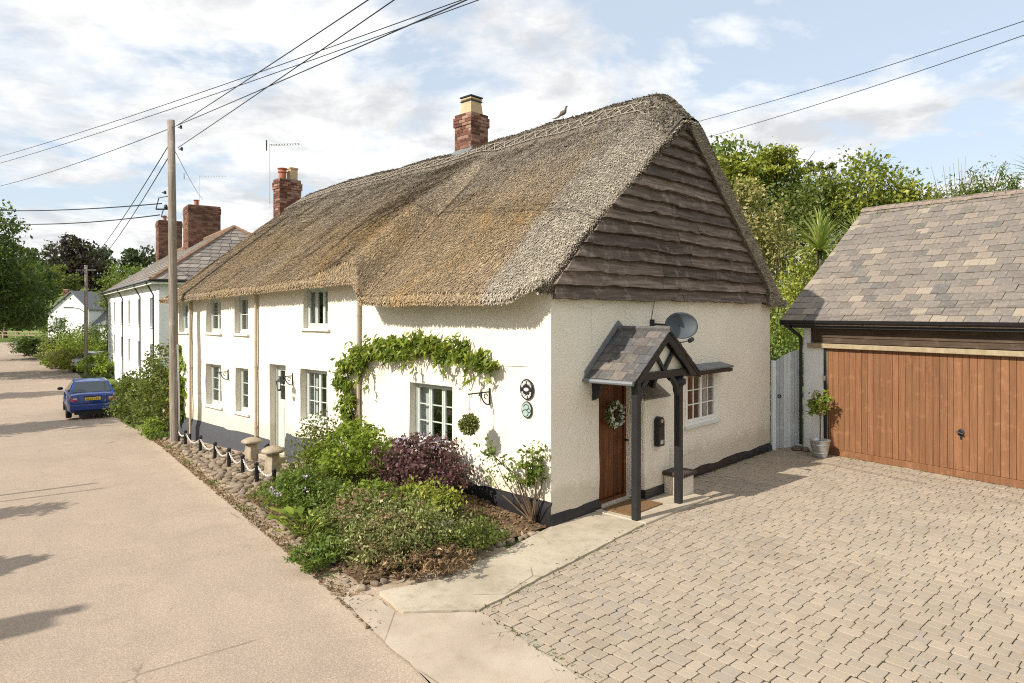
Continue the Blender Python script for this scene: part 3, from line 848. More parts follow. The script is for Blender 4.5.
# ---- projecting letterbox pier beside the door
def pier():
    m = MB(); m.prism([(2.06, .02, -.02), (2.06, -.26, -.02), (2.06, -.26, 1.66), (2.06, .02, 1.86)], (.78, 0, 0)); p = m.build('buttress', M['render_rough'], cottage, bevel=.03, seg=2)
    m = MB(); m.prism([(2.05, .0, 1.885), (2.05, -.275, 1.685), (2.05, -.275, 1.668), (2.05, .0, 1.868)], (.80, 0, 0)); m.build('slate_coping', M['stone'], p)
    m = MB(); m.box(2.045, 2.86, -.28, -.1, -.02, .2); m.build('plinth', M['black_paint'], p)
pier()
def seat_pier():
    m = MB(); m.box(2.62, 3.02, -.62, -.27, .0, .36); p = m.build('seat_pier', M['render_rough'], cottage, bevel=.02)
    m = MB(); m.box(2.59, 3.06, -.66, -.25, .362, .43); m.build('cap_stone', M['timber_dark'], p, bevel=.015)
seat_pier()
def letterbox():
    o = empty('letterbox', (0, 0, 0)); o.parent = None
    x, y, _ = *H(2.42, -.262), 0
    o.location = (x, y, .88); o.rotation_euler = (0, 0, H_ROT)
    tag(o, 'tall black arched letterbox on the cream pier beside the front door', 'letterbox')
    pts = [(-.09, 0, 0), (.09, 0, 0), (.09, 0, .40)] + [(.09 * math.cos(a), 0, .40 + .09 * math.sin(a)) for a in [i * math.pi / 8 for i in range(1, 8)]] + [(-.09, 0, .40)]
    m = MB(); m.prism(pts, (0, -.10, 0)); m.build('box', M['black_plastic'], o, bevel=.008)
    m = MB(); m.box(-.065, .065, -.112, -.102, .33, .355); m.build('flap', M['black_iron'], o)
    m = MB(); m.lathe([(.032, 0), (.032, .006)], (0, 0, 0), 16); em = m.build('emblem', M['galv'], o); em.rotation_euler = (R(90), 0, 0); em.location = (0, -.101, .42)
    m = MB(); m.box(-.055, .035, -.106, -.101, .035, .11); m.build('plate', M['mid_grey'], o)
    m = MB()
    for i, hgt in enumerate((.05, .04, .05, .045)): m.box(-.045 + .02 * i, -.033 + .02 * i, -.1085, -.1065, .05, .05 + hgt)
    m.build('lettering', M['white_paint'], o)
letterbox()

# ---- weatherboards on the gable
def boards():
    z0, z1 = 3.30, 6.5; n = 15
    ph = (z1 - z0) / n; k = 0
    for i in range(n):
        zb = z0 + i * ph; zt = zb + ph + .045
        def half(z): return float(np.interp(z, [3.3, 3.5, 5.0, 5.9, 6.3, 6.5, 6.6], [3.85, 3.85, 2.2, .98, .45, .16, .05]))
        segs = [(-1, 1)] if i in (14,) else ([(-1, rnd.uniform(-.3, .45)), ] if True else [])
        if len(segs) == 1 and segs[0][1] < 1: segs.append((segs[0][1], 1))
        for (a, b) in segs:
            hb, ht = half(zb), half(zt) * .985
            c = WID / 2
            nu = 26; m = MB(); sd_ = rnd.random() * 50
            rows = []
            for j in range(nu + 1):
                f = a + (b - a) * j / nu
                if j == nu and b < 1: f -= .004
                xb, xt = c + f * hb, c + f * ht
                wav = .038 * mnoise.noise((xb * 1.3 + sd_, i * 3.3, 0)) + .028 * mnoise.noise((xb * 4.1 + sd_, i, 2))
                rows.append([(xb, -.135, zb + wav), (xb, -.07, zb + wav - .008), (xt, -.02, zt), (xt, -.04, zt)])
            vs = sum(rows, []); fs = []
            for j in range(nu):
                for q in range(4): fs.append((j * 4 + q, (j + 1) * 4 + q, (j + 1) * 4 + (q + 1) % 4, j * 4 + (q + 1) % 4))
            fs += [(0, 1, 2, 3), tuple(nu * 4 + q for q in (3, 2, 1, 0))]
            m.add(vs, fs); m.build('weatherboard', M['weatherboard'], cottage)
boards()
# verge lath under the thatch on the gable, and the small gutter stub
m = MB(); m.prism([(7.45, -.06, 3.30), (7.45, -.16, 3.30), (7.45, -.16, 3.36), (7.45, -.06, 3.36)], (.75, 0, 0)); m.build('eaves_board', M['timber_pale'], cottage)

# ---- thatch
RX = WID / 2
def zr(t):
    base = np.interp(t, [-.3, .5, 3, 5, 7, 10.5, 13, 14.3], [7.36, 7.36, 7.29, 7.15, 7.10, 7.05, 6.92, 6.78])
    return base
def drop(t):      # the roof bends down towards both verges
    return .64 * smooth(1, 0, (t + .3) / .80) + .30 * smooth(13.0, 14.3, t)
def eave(t):
    k = smooth(4.02, 4.55, t)
    ze = 3.25 * (1 - k) + np.interp(t, [4.9, 9.4, 14.3], [3.66, 3.53, 3.38]) * k
    o = .43 * (1 - k) + .33 * k
    e = smooth(.45, -.15, t)
    return ze + .02 * mnoise.noise((t * 1.4, 0, 3)) + .26 * e, o - .16 * e
def thatch():
    ts = sorted(set([-.18, -.12, 0, .12] + [round(.12 + .14 * i, 3) for i in range(1, 99)] + [4.05, 4.1, 4.15, 4.22, 4.28, 4.36, 4.44, 13.05, 13.12, 13.18, 14.0, 14.12]))
    ts = [t for t in ts if t <= 14.2]
    NF = 44
    rings = []
    for t in ts:
        ze, o = eave(t)
        Z = float(zr(t)); dr = drop(t)
        k = smooth(4.75, 5.05, t)
        ring = []
        lip = ze + .17
        slope_z = lambda f: lip + (Z - lip) * f
        # underside, from inside the wall to the lip
        kt = smooth(.0, .6, t); th = .15 + .33 * kt; x0_ = .06 + .39 * kt
        ring.append((x0_, slope_z((x0_ + o) / (RX + o)) - .50 * kt - (dr * .5 + .16) * (1 - kt)))
        ring.append((-o + .10, ze + .04)); ring.append((-o + .01, ze)); ring.append((-o - .045, ze + .05))
        for i in range(NF + 1):
            f = i / NF
            x = -o + (RX + o) * f
            z = slope_z(f)
            z += .07 * math.sin(f * math.pi)                             # slight belly
            z -= .16 * smooth(.90, 1.0, f) ** 2                           # rounded ridge
            bul = .24 * smooth(4.18, 4.5, t) * smooth(6.8, 4.6, t) * smooth(.92, .25, f)
            z += bul
            z -= .17 * math.exp(-((t - 4.15) / .14) ** 2) * smooth(.85, .2, f)
            z -= .05 * math.exp(-((t - 13.12) / .06) ** 2)
            z -= dr * (.45 + .55 * f) * (1 if t < 7 else 1)
            z += .05 * mnoise.noise((x * .8, t * .8, 0)) + .022 * mnoise.noise((x * 2.6, t * 3.1, 4)) + .010 * mnoise.noise((x * 9, t * 9, 4))
            y = t
            ring.append((x, z, (1 - f) ** 1.3))
        nb = 22
        for i in range(1, nb + 1):
            f = 1 - i / nb
            x = 2 * RX + .42 - (RX + .42) * f
            lb = 3.30 + .2
            z = lb + (Z - lb) * f + .06 * math.sin(f * math.pi) - .16 * smooth(.9, 1, f) ** 2 - dr * (.45 + .55 * f) + .04 * mnoise.noise((x, t, 0))
            ring.append((x, z))
        ring += [(2 * RX + .44, 3.36), (2 * RX + .38, 3.28), (2 * RX + .25, 3.30), (2 * RX - .45, 3.62)]
        # the underside: straight lines from the wall heads to an inner apex
        xa, za_ = ring[0][0], ring[0][1]; xb, zb_ = ring[-1][0], ring[-1][1]; zt_ = Z - dr - .40
        inner = []
        for p in ring[1:-1]:
            x = min(max(p[0], xa), xb)
            z = za_ + (zt_ - za_) * (x - xa) / (RX - xa) if x < RX else zb_ + (zt_ - zb_) * (xb - x) / (xb - RX)
            if x < RX - .02 and p[0] > xa: z = max(z, p[1] - th) if t < .6 else z
            inner.append((x, min(z, p[1] - .0)))
        sk = .17 * max(0, 1 - (t + .18) / .48)
        xs_ = lambda p: max(0, 1 - (p[0] + o) / (RX + o)) ** .5
        rings.append([(p[0], t + sk * xs_(p), p[1]) for p in ring + inner[::-1]])
    n = len(rings[0]); no = (n + 2) // 2
    mb = MB()
    for r in rings: mb.v += r
    for i in range(len(rings) - 1):
        for j in range(n):
            mb.f.append((i * n + j, i * n + (j + 1) % n, (i + 1) * n + (j + 1) % n, (i + 1) * n + j))
    for e in (0, (len(rings) - 1) * n):
        inn = lambda j: e + n - j      # inner partner of outer index j (1..no-2)
        mb.f.append((e, e + 1, inn(1))); mb.f.append((e + no - 1, inn(no - 2), e + no - 2))
        for j in range(1, no - 2): mb.f.append((e + j, e + j + 1, inn(j + 1), inn(j)))
    roof = mb.build('thatched_roof', M['thatch'], cottage, smooth='auto')
    # straw: the butts of the reed, lying down the slope
    P = np.array(rings)[:, 3:4 + NF + 1 + 22, :]      # outer line
    nt, na = P.shape[:2]
    tarr = np.array(ts)
    def scatter(N, a_lo, a_hi, len_, wid, lift, name, tlo=0, thi=None):
        i = np.interp(nr.uniform(ts[0], ts[-1] - .001, N), tarr, np.arange(nt)); a = nr.uniform(a_lo, a_hi, N)
        i0 = np.clip(i.astype(int), 0, nt - 2); fi = (i - i0)[:, None]; a0 = np.clip(a.astype(int), 0, na - 2); fa = (a - a0)[:, None]
        A0, A1, B0, B1 = P[i0, a0], P[i0, a0 + 1], P[i0 + 1, a0], P[i0 + 1, a0 + 1]
        pos = (A0 * (1 - fa) + A1 * fa) * (1 - fi) + (B0 * (1 - fa) + B1 * fa) * fi
        da = (A1 - A0) * (1 - fi) + (B1 - B0) * fi; dt = (B0 - A0) * (1 - fa) + (B1 - A1) * fa
        da /= np.linalg.norm(da, axis=1)[:, None]; dt /= np.linalg.norm(dt, axis=1)[:, None] + 1e-9
        nrm = np.cross(dt, da); nrm *= np.sign(nrm[:, 2])[:, None]
        sgn = np.where(pos[:, 0] < RX, 1.0, -1.0)[:, None]
        down = -da * sgn
        ln = nr.uniform(.5, 1.3, N)[:, None] * len_; wd = nr.uniform(.6, 1.4, N)[:, None] * wid
        dirv = down + dt * nr.normal(0, .22, N)[:, None] + nrm * nr.uniform(.02, .35, N)[:, None]
        dirv /= np.linalg.norm(dirv, axis=1)[:, None]
        side = np.cross(dirv, nrm); side /= np.linalg.norm(side, axis=1)[:, None]
        b = pos + nrm * .002; tip = b + dirv * ln + nrm * lift
        v = np.stack([b - side * wd * .5, b + side * wd * .5, tip + side * wd * .5, tip - side * wd * .5], 1).reshape(-1, 3)
        o = fast_mesh(name, v, np.arange(N * 4).reshape(-1, 4), M['straw'], roof, nr.random(N))
        tag(o, kind='stuff')
    scatter(270000, 0, 4 + NF - 3, .058, .0115, .004, 'straw_coat')
    scatter(5000, 4 + NF, na - 1, .09, .03, .01, 'straw_coat')
    # ragged eaves fringe
    N = 14000
    tt = nr.uniform(-.1, 14.1, N)
    pts = np.array([(-eave(t)[1] - .02 - .02 * nr.random(), t, eave(t)[0] + nr.uniform(-.01, .12)) for t in tt])
    ln = nr.uniform(.02, .06, N)[:, None]
    dirv = np.stack([-nr.uniform(.2, .6, N), nr.normal(0, .3, N), -nr.uniform(.3, .9, N)], 1); dirv /= np.linalg.norm(dirv, axis=1)[:, None]
    side = np.cross(dirv, np.array([1, .1, .2])); side /= np.linalg.norm(side, axis=1)[:, None]
    w = .006
    v = np.stack([pts - side * w, pts + side * w, pts + dirv * ln + side * w, pts + dirv * ln - side * w], 1).reshape(-1, 3)
    tag(fast_mesh('eaves_fringe', v, np.arange(N * 4).reshape(-1, 4), M['straw'], roof, nr.random(N)), kind='stuff')
    # cut straw on both gable verges
    for e, sgn in ((0, -1), (len(rings) - 1, 1)):
        rg = np.array(rings[e]); n_ = len(rg); no_ = (n_ + 2) // 2; N = 24000
        j = nr.integers(2, no_ - 3, N); f = nr.random(N)[:, None]; g_ = nr.random(N)[:, None] ** 1.2
        outp = rg[j] * (1 - f) + rg[j + 1] * f; inp = rg[n_ - j] * (1 - f) + rg[n_ - j - 1] * f
        pos = outp * (1 - g_) + inp * g_; pos[:, 1] += -sgn * .02
        slope = rg[np.minimum(j + 1, no_ - 2)] - rg[j]; slope /= np.linalg.norm(slope, axis=1)[:, None] + 1e-9
        dn = np.where((pos[:, 0] < RX)[:, None], -slope, slope)
        dirv = dn * nr.uniform(.3, 1.0, N)[:, None] + np.array([0, sgn, 0]) * nr.uniform(.25, .9, N)[:, None] + nr.normal(0, .15, (N, 3)); dirv /= np.linalg.norm(dirv, axis=1)[:, None]
        sd_ = np.cross(dirv, nr.normal(0, 1, (N, 3))); sd_ /= np.linalg.norm(sd_, axis=1)[:, None]
        ln = nr.uniform(.03, .08, N)[:, None]; w = .005
        v = np.stack([pos - sd_ * w, pos + sd_ * w, pos + dirv * ln + sd_ * w, pos + dirv * ln - sd_ * w], 1).reshape(-1, 3)
        tag(fast_mesh('verge_straw', v, np.arange(N * 4).reshape(-1, 4), M['straw'], roof, nr.random(N)), kind='stuff')
    # ridge cap
    zi = 4 + NF
    cap_us = []
    m = MB()
    sel = [k for k, t in enumerate(ts) if -.2 < t < 13.9]
    j0, j1 = 3 + NF - 9, 3 + NF + 6
    def rowpts(k, thick):
        r = rings[k][j0 + 1:j1 + 1]; out = []
        for q, p in enumerate(r):
            e = .06 if 0 < q < len(r) - 1 else .012
            out.append((p[0], p[1], p[2] + (e if thick else 0)))
        return out
    vs = []; fs = []; nn = j1 - j0
    for k in sel: vs += rowpts(k, True)
    for i in range(len(sel) - 1):
        for q in range(nn - 1): fs.append((i * nn + q, (i + 1) * nn + q, (i + 1) * nn + q + 1, i * nn + q + 1))
    m.add(vs, fs); cap = m.build('ridge_cap', M['thatch_ridge'], roof, smooth=True)
    N = 26000
    ii = np.interp(nr.uniform(-.15, 13.8, N), tarr, np.arange(nt)); qq = nr.uniform(0, nn - 1.01, N)
    i0 = np.clip(ii.astype(int), 0, nt - 2); fi = (ii - i0)[:, None]; q0 = qq.astype(int); fq = (qq - q0)[:, None]
    RG = np.array(rings)[:, j0 + 1:j1 + 1, :]; RG[:, 1:-1, 2] += .06
    P00, P01, P10, P11 = RG[i0, q0], RG[i0, q0 + 1], RG[i0 + 1, q0], RG[i0 + 1, q0 + 1]
    pos = (P00 * (1 - fq) + P01 * fq) * (1 - fi) + (P10 * (1 - fq) + P11 * fq) * fi
    dv = (P00 - P01); dv /= np.linalg.norm(dv, axis=1)[:, None]; dv *= np.where(pos[:, 0] < RX, 1, -1)[:, None]
    dv = dv + nr.normal(0, .2, (N, 3)); dv[:, 2] += .12; dv /= np.linalg.norm(dv, axis=1)[:, None]
    sd2 = np.cross(dv, np.array([0, .2, 1.0])); sd2 /= np.linalg.norm(sd2, axis=1)[:, None]
    ln = nr.uniform(.03, .08, N)[:, None]; w2 = .008
    v = np.stack([pos - sd2 * w2, pos + sd2 * w2, pos + dv * ln + sd2 * w2, pos + dv * ln - sd2 * w2], 1).reshape(-1, 3)
    tag(fast_mesh('ridge_straw', v, np.arange(N * 4).reshape(-1, 4), M['straw'], roof, nr.random(N)), kind='stuff')
    # liggers: split hazel rods and their cross pattern
    lg = MB()
    def on(t, q):   # point on cap, q fractional index
        k = np.interp(t, tarr, np.arange(nt)); k0 = min(int(k), nt - 2); f = k - k0; q0 = min(int(q), nn - 2); fq = q - q0
        def g_(kk, qq): return np.array(rings[kk][j0 + 1 + qq])
        p = (g_(k0, q0) * (1 - fq) + g_(k0, q0 + 1) * fq) * (1 - f) + (g_(k0 + 1, q0) * (1 - fq) + g_(k0 + 1, q0 + 1) * fq) * f
        return (p[0] - .01, p[1], p[2] + .075)
    for q in (.9, 3.6):
        lg.tube([on(.2 + .3 * i, q) for i in range(45)], .009, 5)
    t = .25
    while t < 13.4:
        lg.tube([on(t, .9), on(t + .26, 3.6)], .009, 4); lg.tube([on(t, 3.6), on(t + .26, .9)], .009, 4)
        t += .30
    lg.build('hazel_ligger', M['ligger'], roof); tag(roof.children[-1], kind='stuff')
    return roof
simple('ligger', (.34, .30, .245), .8, var=.2, scale=9)
roof = thatch()

# ---- brick chimneys of the cottage
def brick_stack(name, parent, x0, x1, y0, y1, z0, z1, mat, mortar, bw=.215, bh=.065, j=.012, oversail=2, loc=None):
    m = MB(); m.box(x0 + .008, x1 - .008, y0 + .008, y1 - .008, z0, z1 - .01); core = m.build(name, M[mortar], parent)
    b = MB(); n = int((z1 - z0) / (bh + j))
    for i in range(n):
        za = z0 + i * (bh + j); e = .028 if oversail and n - oversail - 2 <= i < n - 1 else 0
        X0, X1, Y0, Y1 = x0 - e, x1 + e, y0 - e, y1 + e
        off = (i % 2) * .5
        for axis in (0, 1):
            a0, a1 = (X0, X1) if axis == 0 else (Y0, Y1)
            cnt = max(2, round((a1 - a0) / (bw + j))); w = (a1 - a0) / cnt
            edges = [a0] + [a0 + w * (k + off) for k in range(0 if off else 1, cnt + (0 if not off else 0))] + [a1]
            edges = sorted(set(round(e_, 4) for e_ in edges))
            for k in range(len(edges) - 1):
                s, t_ = edges[k] + j / 2, edges[k + 1] - j / 2
                if t_ - s < .03: continue
                pr = rnd.uniform(0, .006)
                for side in (0, 1):
                    if axis == 0:
                        ya, yb = (Y0 - pr, Y0 + .03) if side == 0 else (Y1 - .03, Y1 + pr)
                        b.box(s, t_, ya, yb, za, za + bh)
                    else:
                        xa, xb = (X0 - pr, X0 + .03) if side == 0 else (X1 - .03, X1 + pr)
                        b.box(xa, xb, s, t_, za, za + bh)
    tag(b.build('brickwork', M[mat], core), kind='stuff')
    return core
def chim1():
    x0, x1, y0, y1, zt = 3.5, 4.06, 5.42, 6.0, 7.86
    c = brick_stack('chimney', cottage, x0, x1, y0, y1, 6.55, zt, 'brick_red', 'mortar')
    cx, cy = (x0 + x1) / 2, (y0 + y1) / 2
    m = MB(); m.add([(cx + sx * w, cy + sy * w, z) for z, w in ((zt - .01, .20), (zt + .33, .165), (zt + .35, .185), (zt + .38, .185), (zt + .39, .155)) for sx, sy in ((-1, -1), (1, -1), (1, 1), (-1, 1))],
        [(i * 4 + k, i * 4 + (k + 1) % 4, i * 4 + 4 + (k + 1) % 4, i * 4 + 4 + k) for i in range(4) for k in range(4)] + [(16, 17, 18, 19), (3, 2, 1, 0)])
    m.build('chimney_pot', M['cream_pot'], c)
    m = MB(); m.box(cx - .19, cx + .19, cy - .19, cy + .19, zt + .30, zt + .325); m.box(cx - .2, cx + .2, cy - .2, cy + .2, zt + .40, zt + .43)
    m.build('cowl', M['black_iron'], c)
    m = MB(); m.prism([(x0 - .04, y0 - .12, 6.84), (x1 + .04, y0 - .12, 6.84), (x1 + .02, y0 + .03, 7.06), (x0 - .02, y0 + .03, 7.06)], (0, .03, .03))
    m.prism([(x0 - .12, y0 - .04, 6.86), (x0 - .12, y1 + .04, 6.84), (x0 + .02, y1 + .02, 7.02), (x0 + .02, y0 - .02, 7.02)], (.03, 0, .03)); m.build('flashing', M['lead'], c)
chim1()
def chim2():
    x0, x1, y0, y1, zt = 3.2, 3.95, 14.02, 14.45, 7.42
    c = brick_stack('chimney', cottage, x0, x1, y0, y1, 6.0, zt, 'brick_red', 'mortar_dark')
    m = MB(); m.lathe([(.12, 0), (.11, .2), (.15, .23), (.13, .27), (.12, .3), (.16, .34), (.15, .36), (.10, .36)], (3.40, 14.23, zt - .02), 14); m.build('chimney_pot', M['terracotta'], c, smooth='auto')
    m = MB(); m.box(3.61, 3.87, 14.10, 14.36, zt - .02, zt + .34); m.box(3.59, 3.89, 14.08, 14.38, zt + .34, zt + .4); m.build('chimney_pot', M['cream_pot'], c, bevel=.01)
chim2()

# ================================================================== PORCH
def porch():
    o = empty('porch', (*H(0, 0), 0), H_ROT, label='black timber gabled porch with slate roof over the brown front door', cat='porch')
    YF, ax, zl, za = -.86, 1.80, 2.10, 2.82
    xl, xr = .90, 2.70
    sk = -.14                      # the ridge is not quite square to the wall
    py = -.76
    for px in (1.04, 2.26):
        m = MB(); m.box(px - .055, px + .055, py - .055, py + .055, .045, zl - .02); m.build('post', M['black_paint'], o, bevel=.012)
    m = MB(); m.box(xl + .03, xr - .03, py - .05, py + .05, zl - .015, zl + .10); m.build('tie_beam', M['black_paint'], o, bevel=.008)
    for px, s in ((1.04, 1), (2.26, -1)):      # curved braces
        m = MB(); pts = []
        for i in range(7):
            a = i / 6 * math.pi / 2
            pts.append((px + s * (.055 + .24 * (1 - math.cos(a))), py, zl - .32 + .30 * math.sin(a)))
        m.tube(pts, [.045, .06, .05, .06, .05, .06, .045], 6); m.build('curved_brace', M['black_paint'], o)
    m = MB(); m.lathe([(.05, -.17), (.115, -.12), (.12, -.05), (.07, -.02), (.09, 0)], (2.26, py, zl - .02), 12); m.build('carved_bracket', M['black_paint'], o)
    for s, x0 in ((1, xl), (-1, xr)):           # bargeboards
        x1 = ax
        m = MB(); z0 = zl - .03
        m.prism([(x0, YF, z0), (x1, YF, za + .0), (x1, YF, za - .16), (x0 + s * .16, YF, z0)], (0, .04, 0)); m.build('bargeboard', M['black_paint'], o, bevel=.006)
        m = MB(); m.prism([(x0 + s * .1, py, zl + .1), (x1, py, za - .06), (x1, py, za - .16), (x0 + s * .22, py, zl + .1)], (0, .06, 0)); m.build('principal_rafter', M['black_paint'], o)
    for sx in (-1, 1):
        m = MB(); m.tube([(ax, py - .01, zl + .1), (ax + sx * .30, py - .01, zl + .42)], .035, 4); m.build('truss_strut', M['black_paint'], o)
    m = MB(); m.poly([(xl + .2, py + .03, zl + .1), (xr - .2, py + .03, zl + .1), (ax, py + .03, za - .12)]); m.build('gable_infill', M['render_smooth'], o)
    for x in (xl + .12, xr - .12):              # wall plates back to the house
        m = MB(); m.box(x - .045, x + .045, py + .05, -.0, zl - .01, zl + .085); m.build('wall_plate', M['black_paint'], o)
        m = MB(); m.prism([(x - .04, -.003, zl - .36), (x - .04, -.10, zl - .30), (x - .04, -.20, zl - .02), (x - .04, -.003, zl - .02)], (.08, 0, 0)); m.build('wall_bracket', M['black_paint'], o)
    # two slate slopes
    for s, xe in ((1, xl - .06), (-1, xr + .06)):
        deck = MB()
        def P(f, y):   # f 0 eave .. 1 ridge
            k = (sk * f - .05 * (1 - f)) * (y - YF) / (0 - YF)
            return Vector((xe + (ax - xe) * f + k, y, zl + (za - zl) * f))
        deck.prism([tuple(P(0, YF + .0) - Vector((0, 0, .04))), tuple(P(1, YF) - Vector((0, 0, .04))), tuple(P(1, 0) - Vector((0, 0, .04))), tuple(P(0, 0) - Vector((0, 0, .04)))], (0, 0, .03))
        dk = deck.build('roof_deck', M['timber_dark'], o)
        rows, cols = 6, 4
        for i in range(rows):
            off = .5 * (i % 2)
            cuts = [0] + [(j + off) / cols for j in range(0 if off else 1, cols + (0 if off else 0))] + [1]
            cuts = sorted(set(cuts))
            for j in range(len(cuts) - 1):
                y0 = YF - .03 + (.03 - .005 - YF) * cuts[j] + .003; y1 = YF - .03 + (.03 - .005 - YF) * cuts[j + 1] - .003
                f0, f1 = i / rows - .02, (i + 1) / rows + .04
                up = Vector((0, 0, .022)); th = Vector((0, 0, .009)); jt = rnd.uniform(-.008, .008)
                a, b, c, d = P(f0 + jt, y0) + up, P(f0 + jt, y1) + up, P(min(f1, 1), y1) + Vector((0, 0, .004)), P(min(f1, 1), y0) + Vector((0, 0, .004))
                m = MB(); m.prism([tuple(a), tuple(b), tuple(c), tuple(d)], th); m.build('slate', M['porch_slate'], dk)
        g = MB(); e = P(0, YF); e2 = P(0, 0)
        g.tube([(e.x - s * .03, YF, zl - .03), (e2.x - s * .03, -.005, zl - .03)], .035, 8)
        g.build('gutter', M['black_plastic'] if s < 0 else M['lead'], o)
    m = MB(); m.tube([(ax, YF - .03, za + .02), (ax + sk, -.005, za + .02)], .05, 6); m.build('ridge_roll', M['porch_slate'], o)
    # lead flashing against the wall
    m = MB()
    for xe in (xl - .06, xr + .06):
        m.prism([(xe - .05, -.03, zl + .03), (ax + sk, -.03, za + .06), (ax + sk, -.03, za + .15), (xe - .05, -.03, zl + .12)], (0, .026, 0))
    m.build('flashing', M['lead'], o)
    return o
porch()

def leaf_cards(name, pts, size, mat, parent, up=.5, aspect=.55, jitter=.55, dirs=None, kind=None, droop=0):
    """one folded kite-shaped leaf per point"""
    pts = np.asarray(pts, float); N = len(pts)
    d = nr.normal(0, 1, (N, 3)); d /= np.linalg.norm(d, axis=1)[:, None]
    if dirs is not None: d = dirs + d * .45; d /= np.linalg.norm(d, axis=1)[:, None]
    d[:, 2] -= droop; d /= np.linalg.norm(d, axis=1)[:, None]
    n = nr.normal(0, 1, (N, 3)); n[:, 2] += up * 2.5
    s = np.cross(d, n); s /= np.linalg.norm(s, axis=1)[:, None] + 1e-9
    nn = np.cross(s, d)
    l = size * (1 + nr.uniform(-jitter, jitter, N))[:, None]; w = l * aspect * .5
    b = pts - d * l * .5; tip = pts + d * l * .5
    mid = pts + nn * l * .10
    v = np.stack([b, mid - s * w, tip, mid + s * w], 1).reshape(-1, 3)
    q = np.arange(N * 4).reshape(-1, 4)
    o = fast_mesh(name, v, q, M[mat], parent, np.clip(nr.beta(2, 2.2, N), 0, 1))
    if kind: tag(o, kind=kind)
    return o
def lobes_points(lobes, n, clump=30, spread=.16, shell=.45, flat_bottom=True):
    """clumped points over a set of ellipsoids (cx,cy,cz,rx,ry,rz)"""
    L_ = np.array(lobes, float); wgt = (L_[:, 3] * L_[:, 4] * L_[:, 5]) ** (2 / 3); wgt /= wgt.sum()
    nc = max(4, n // clump)
    k = nr.choice(len(L_), nc, p=wgt)
    d = nr.normal(0, 1, (nc, 3)); d /= np.linalg.norm(d, axis=1)[:, None]
    d[:, 2] = np.where(d[:, 2] < -.3, d[:, 2] * .6, d[:, 2])
    r = 1 - shell * nr.random(nc) ** 1.6
    r *= 1 + .08 * nr.normal(0, 1, nc)
    c = L_[k, :3] + d * L_[k, 3:] * r[:, None]
    m = nr.integers(0, nc, n)
    rad = L_[k, 3:].min(axis=1)[m][:, None]
    return c[m] + nr.normal(0, 1, (n, 3)) * rad * spread * np.array([1, 1, .7])
def stems(mb, base, tips, r0=.02, r1=.004, n=5, bow=.15):
    b = Vector(base)
    for t in tips:
        t = Vector(t); m = (b + t) / 2 + Vector((rnd.gauss(0, bow), rnd.gauss(0, bow), rnd.gauss(0, bow * .5))) * (t - b).length
        mb.tube([b + Vector((rnd.gauss(0, .02), rnd.gauss(0, .02), 0)), m, t], [r0, (r0 + r1) / 2, r1], n)
def shrub(name, label, cat, loc, lobes, n, size, mat, clump=24, spread=.2, up=.5, aspect=.55, group=None, stem=True, shell=.5, extra=None, droop=0, stem_mat='stem_brown', rs=.018):
    o = empty(name, loc, 0, label=label, cat=cat, group=group)
    leaf_cards('foliage', lobes_points(lobes, n, clump, spread, shell), size, mat, o, up, aspect, droop=droop)
    if extra: 
        for (nm, n2, s2, m2, lb2) in extra: leaf_cards(nm, lobes_points(lb2, n2, 10, .12, .15), s2, m2, o, .8, .8, kind='stuff')
    if stem:
        m = MB(); tips = [lobes_points(lobes, 8, 1, .05, .6)[k] for k in range(8)]
        stems(m, (0, 0, -.03), tips, rs, rs * .25); m.build('stem', M[stem_mat], o)
    return o
def tree(name, label, loc, trunk_h, r0, lobes, n, size, mat, group=None, clump=40, spread=.17, shell=.5, up=.4, aspect=.6, extra=None, cat='tree'):
    o = empty(name, loc, 0, label=label, cat=cat, group=group)
    leaf_cards('crown', lobes_points(lobes, n, clump, spread, shell), size, mat, o, up, aspect)
    if extra:
        for (n2, s2, m2, lb2) in extra: leaf_cards('crown', lobes_points(lb2, n2, clump, spread, shell), s2, m2, o, up, aspect)
    m = MB(); top = (rnd.gauss(0, .2), rnd.gauss(0, .2), trunk_h)
    m.tube([(0, 0, -.3), (0, 0, .2), (top[0] * .5, top[1] * .5, trunk_h * .5), top], [r0 * 1.5, r0 * 1.05, r0 * .85, r0 * .65], 10)
    for lb in lobes:
        c = Vector(lb[:3]); mid = (Vector(top) + c) / 2 + Vector((rnd.gauss(0, .15), rnd.gauss(0, .15), .1)) * lb[3] * .5
        m.tube([top, mid, c], [r0 * .5, r0 * .3, r0 * .12], 6)
        for k in range(4):
            e = c + Vector((rnd.gauss(0, .5) * lb[3], rnd.gauss(0, .5) * lb[4], rnd.uniform(0, .8) * lb[5]))
            m.tube([mid, (mid + e) / 2 + Vector((0, 0, .1)), e], [r0 * .25, r0 * .14, r0 * .05], 5)
    m.build('trunk', M['bark'], o, smooth=True)
    return o

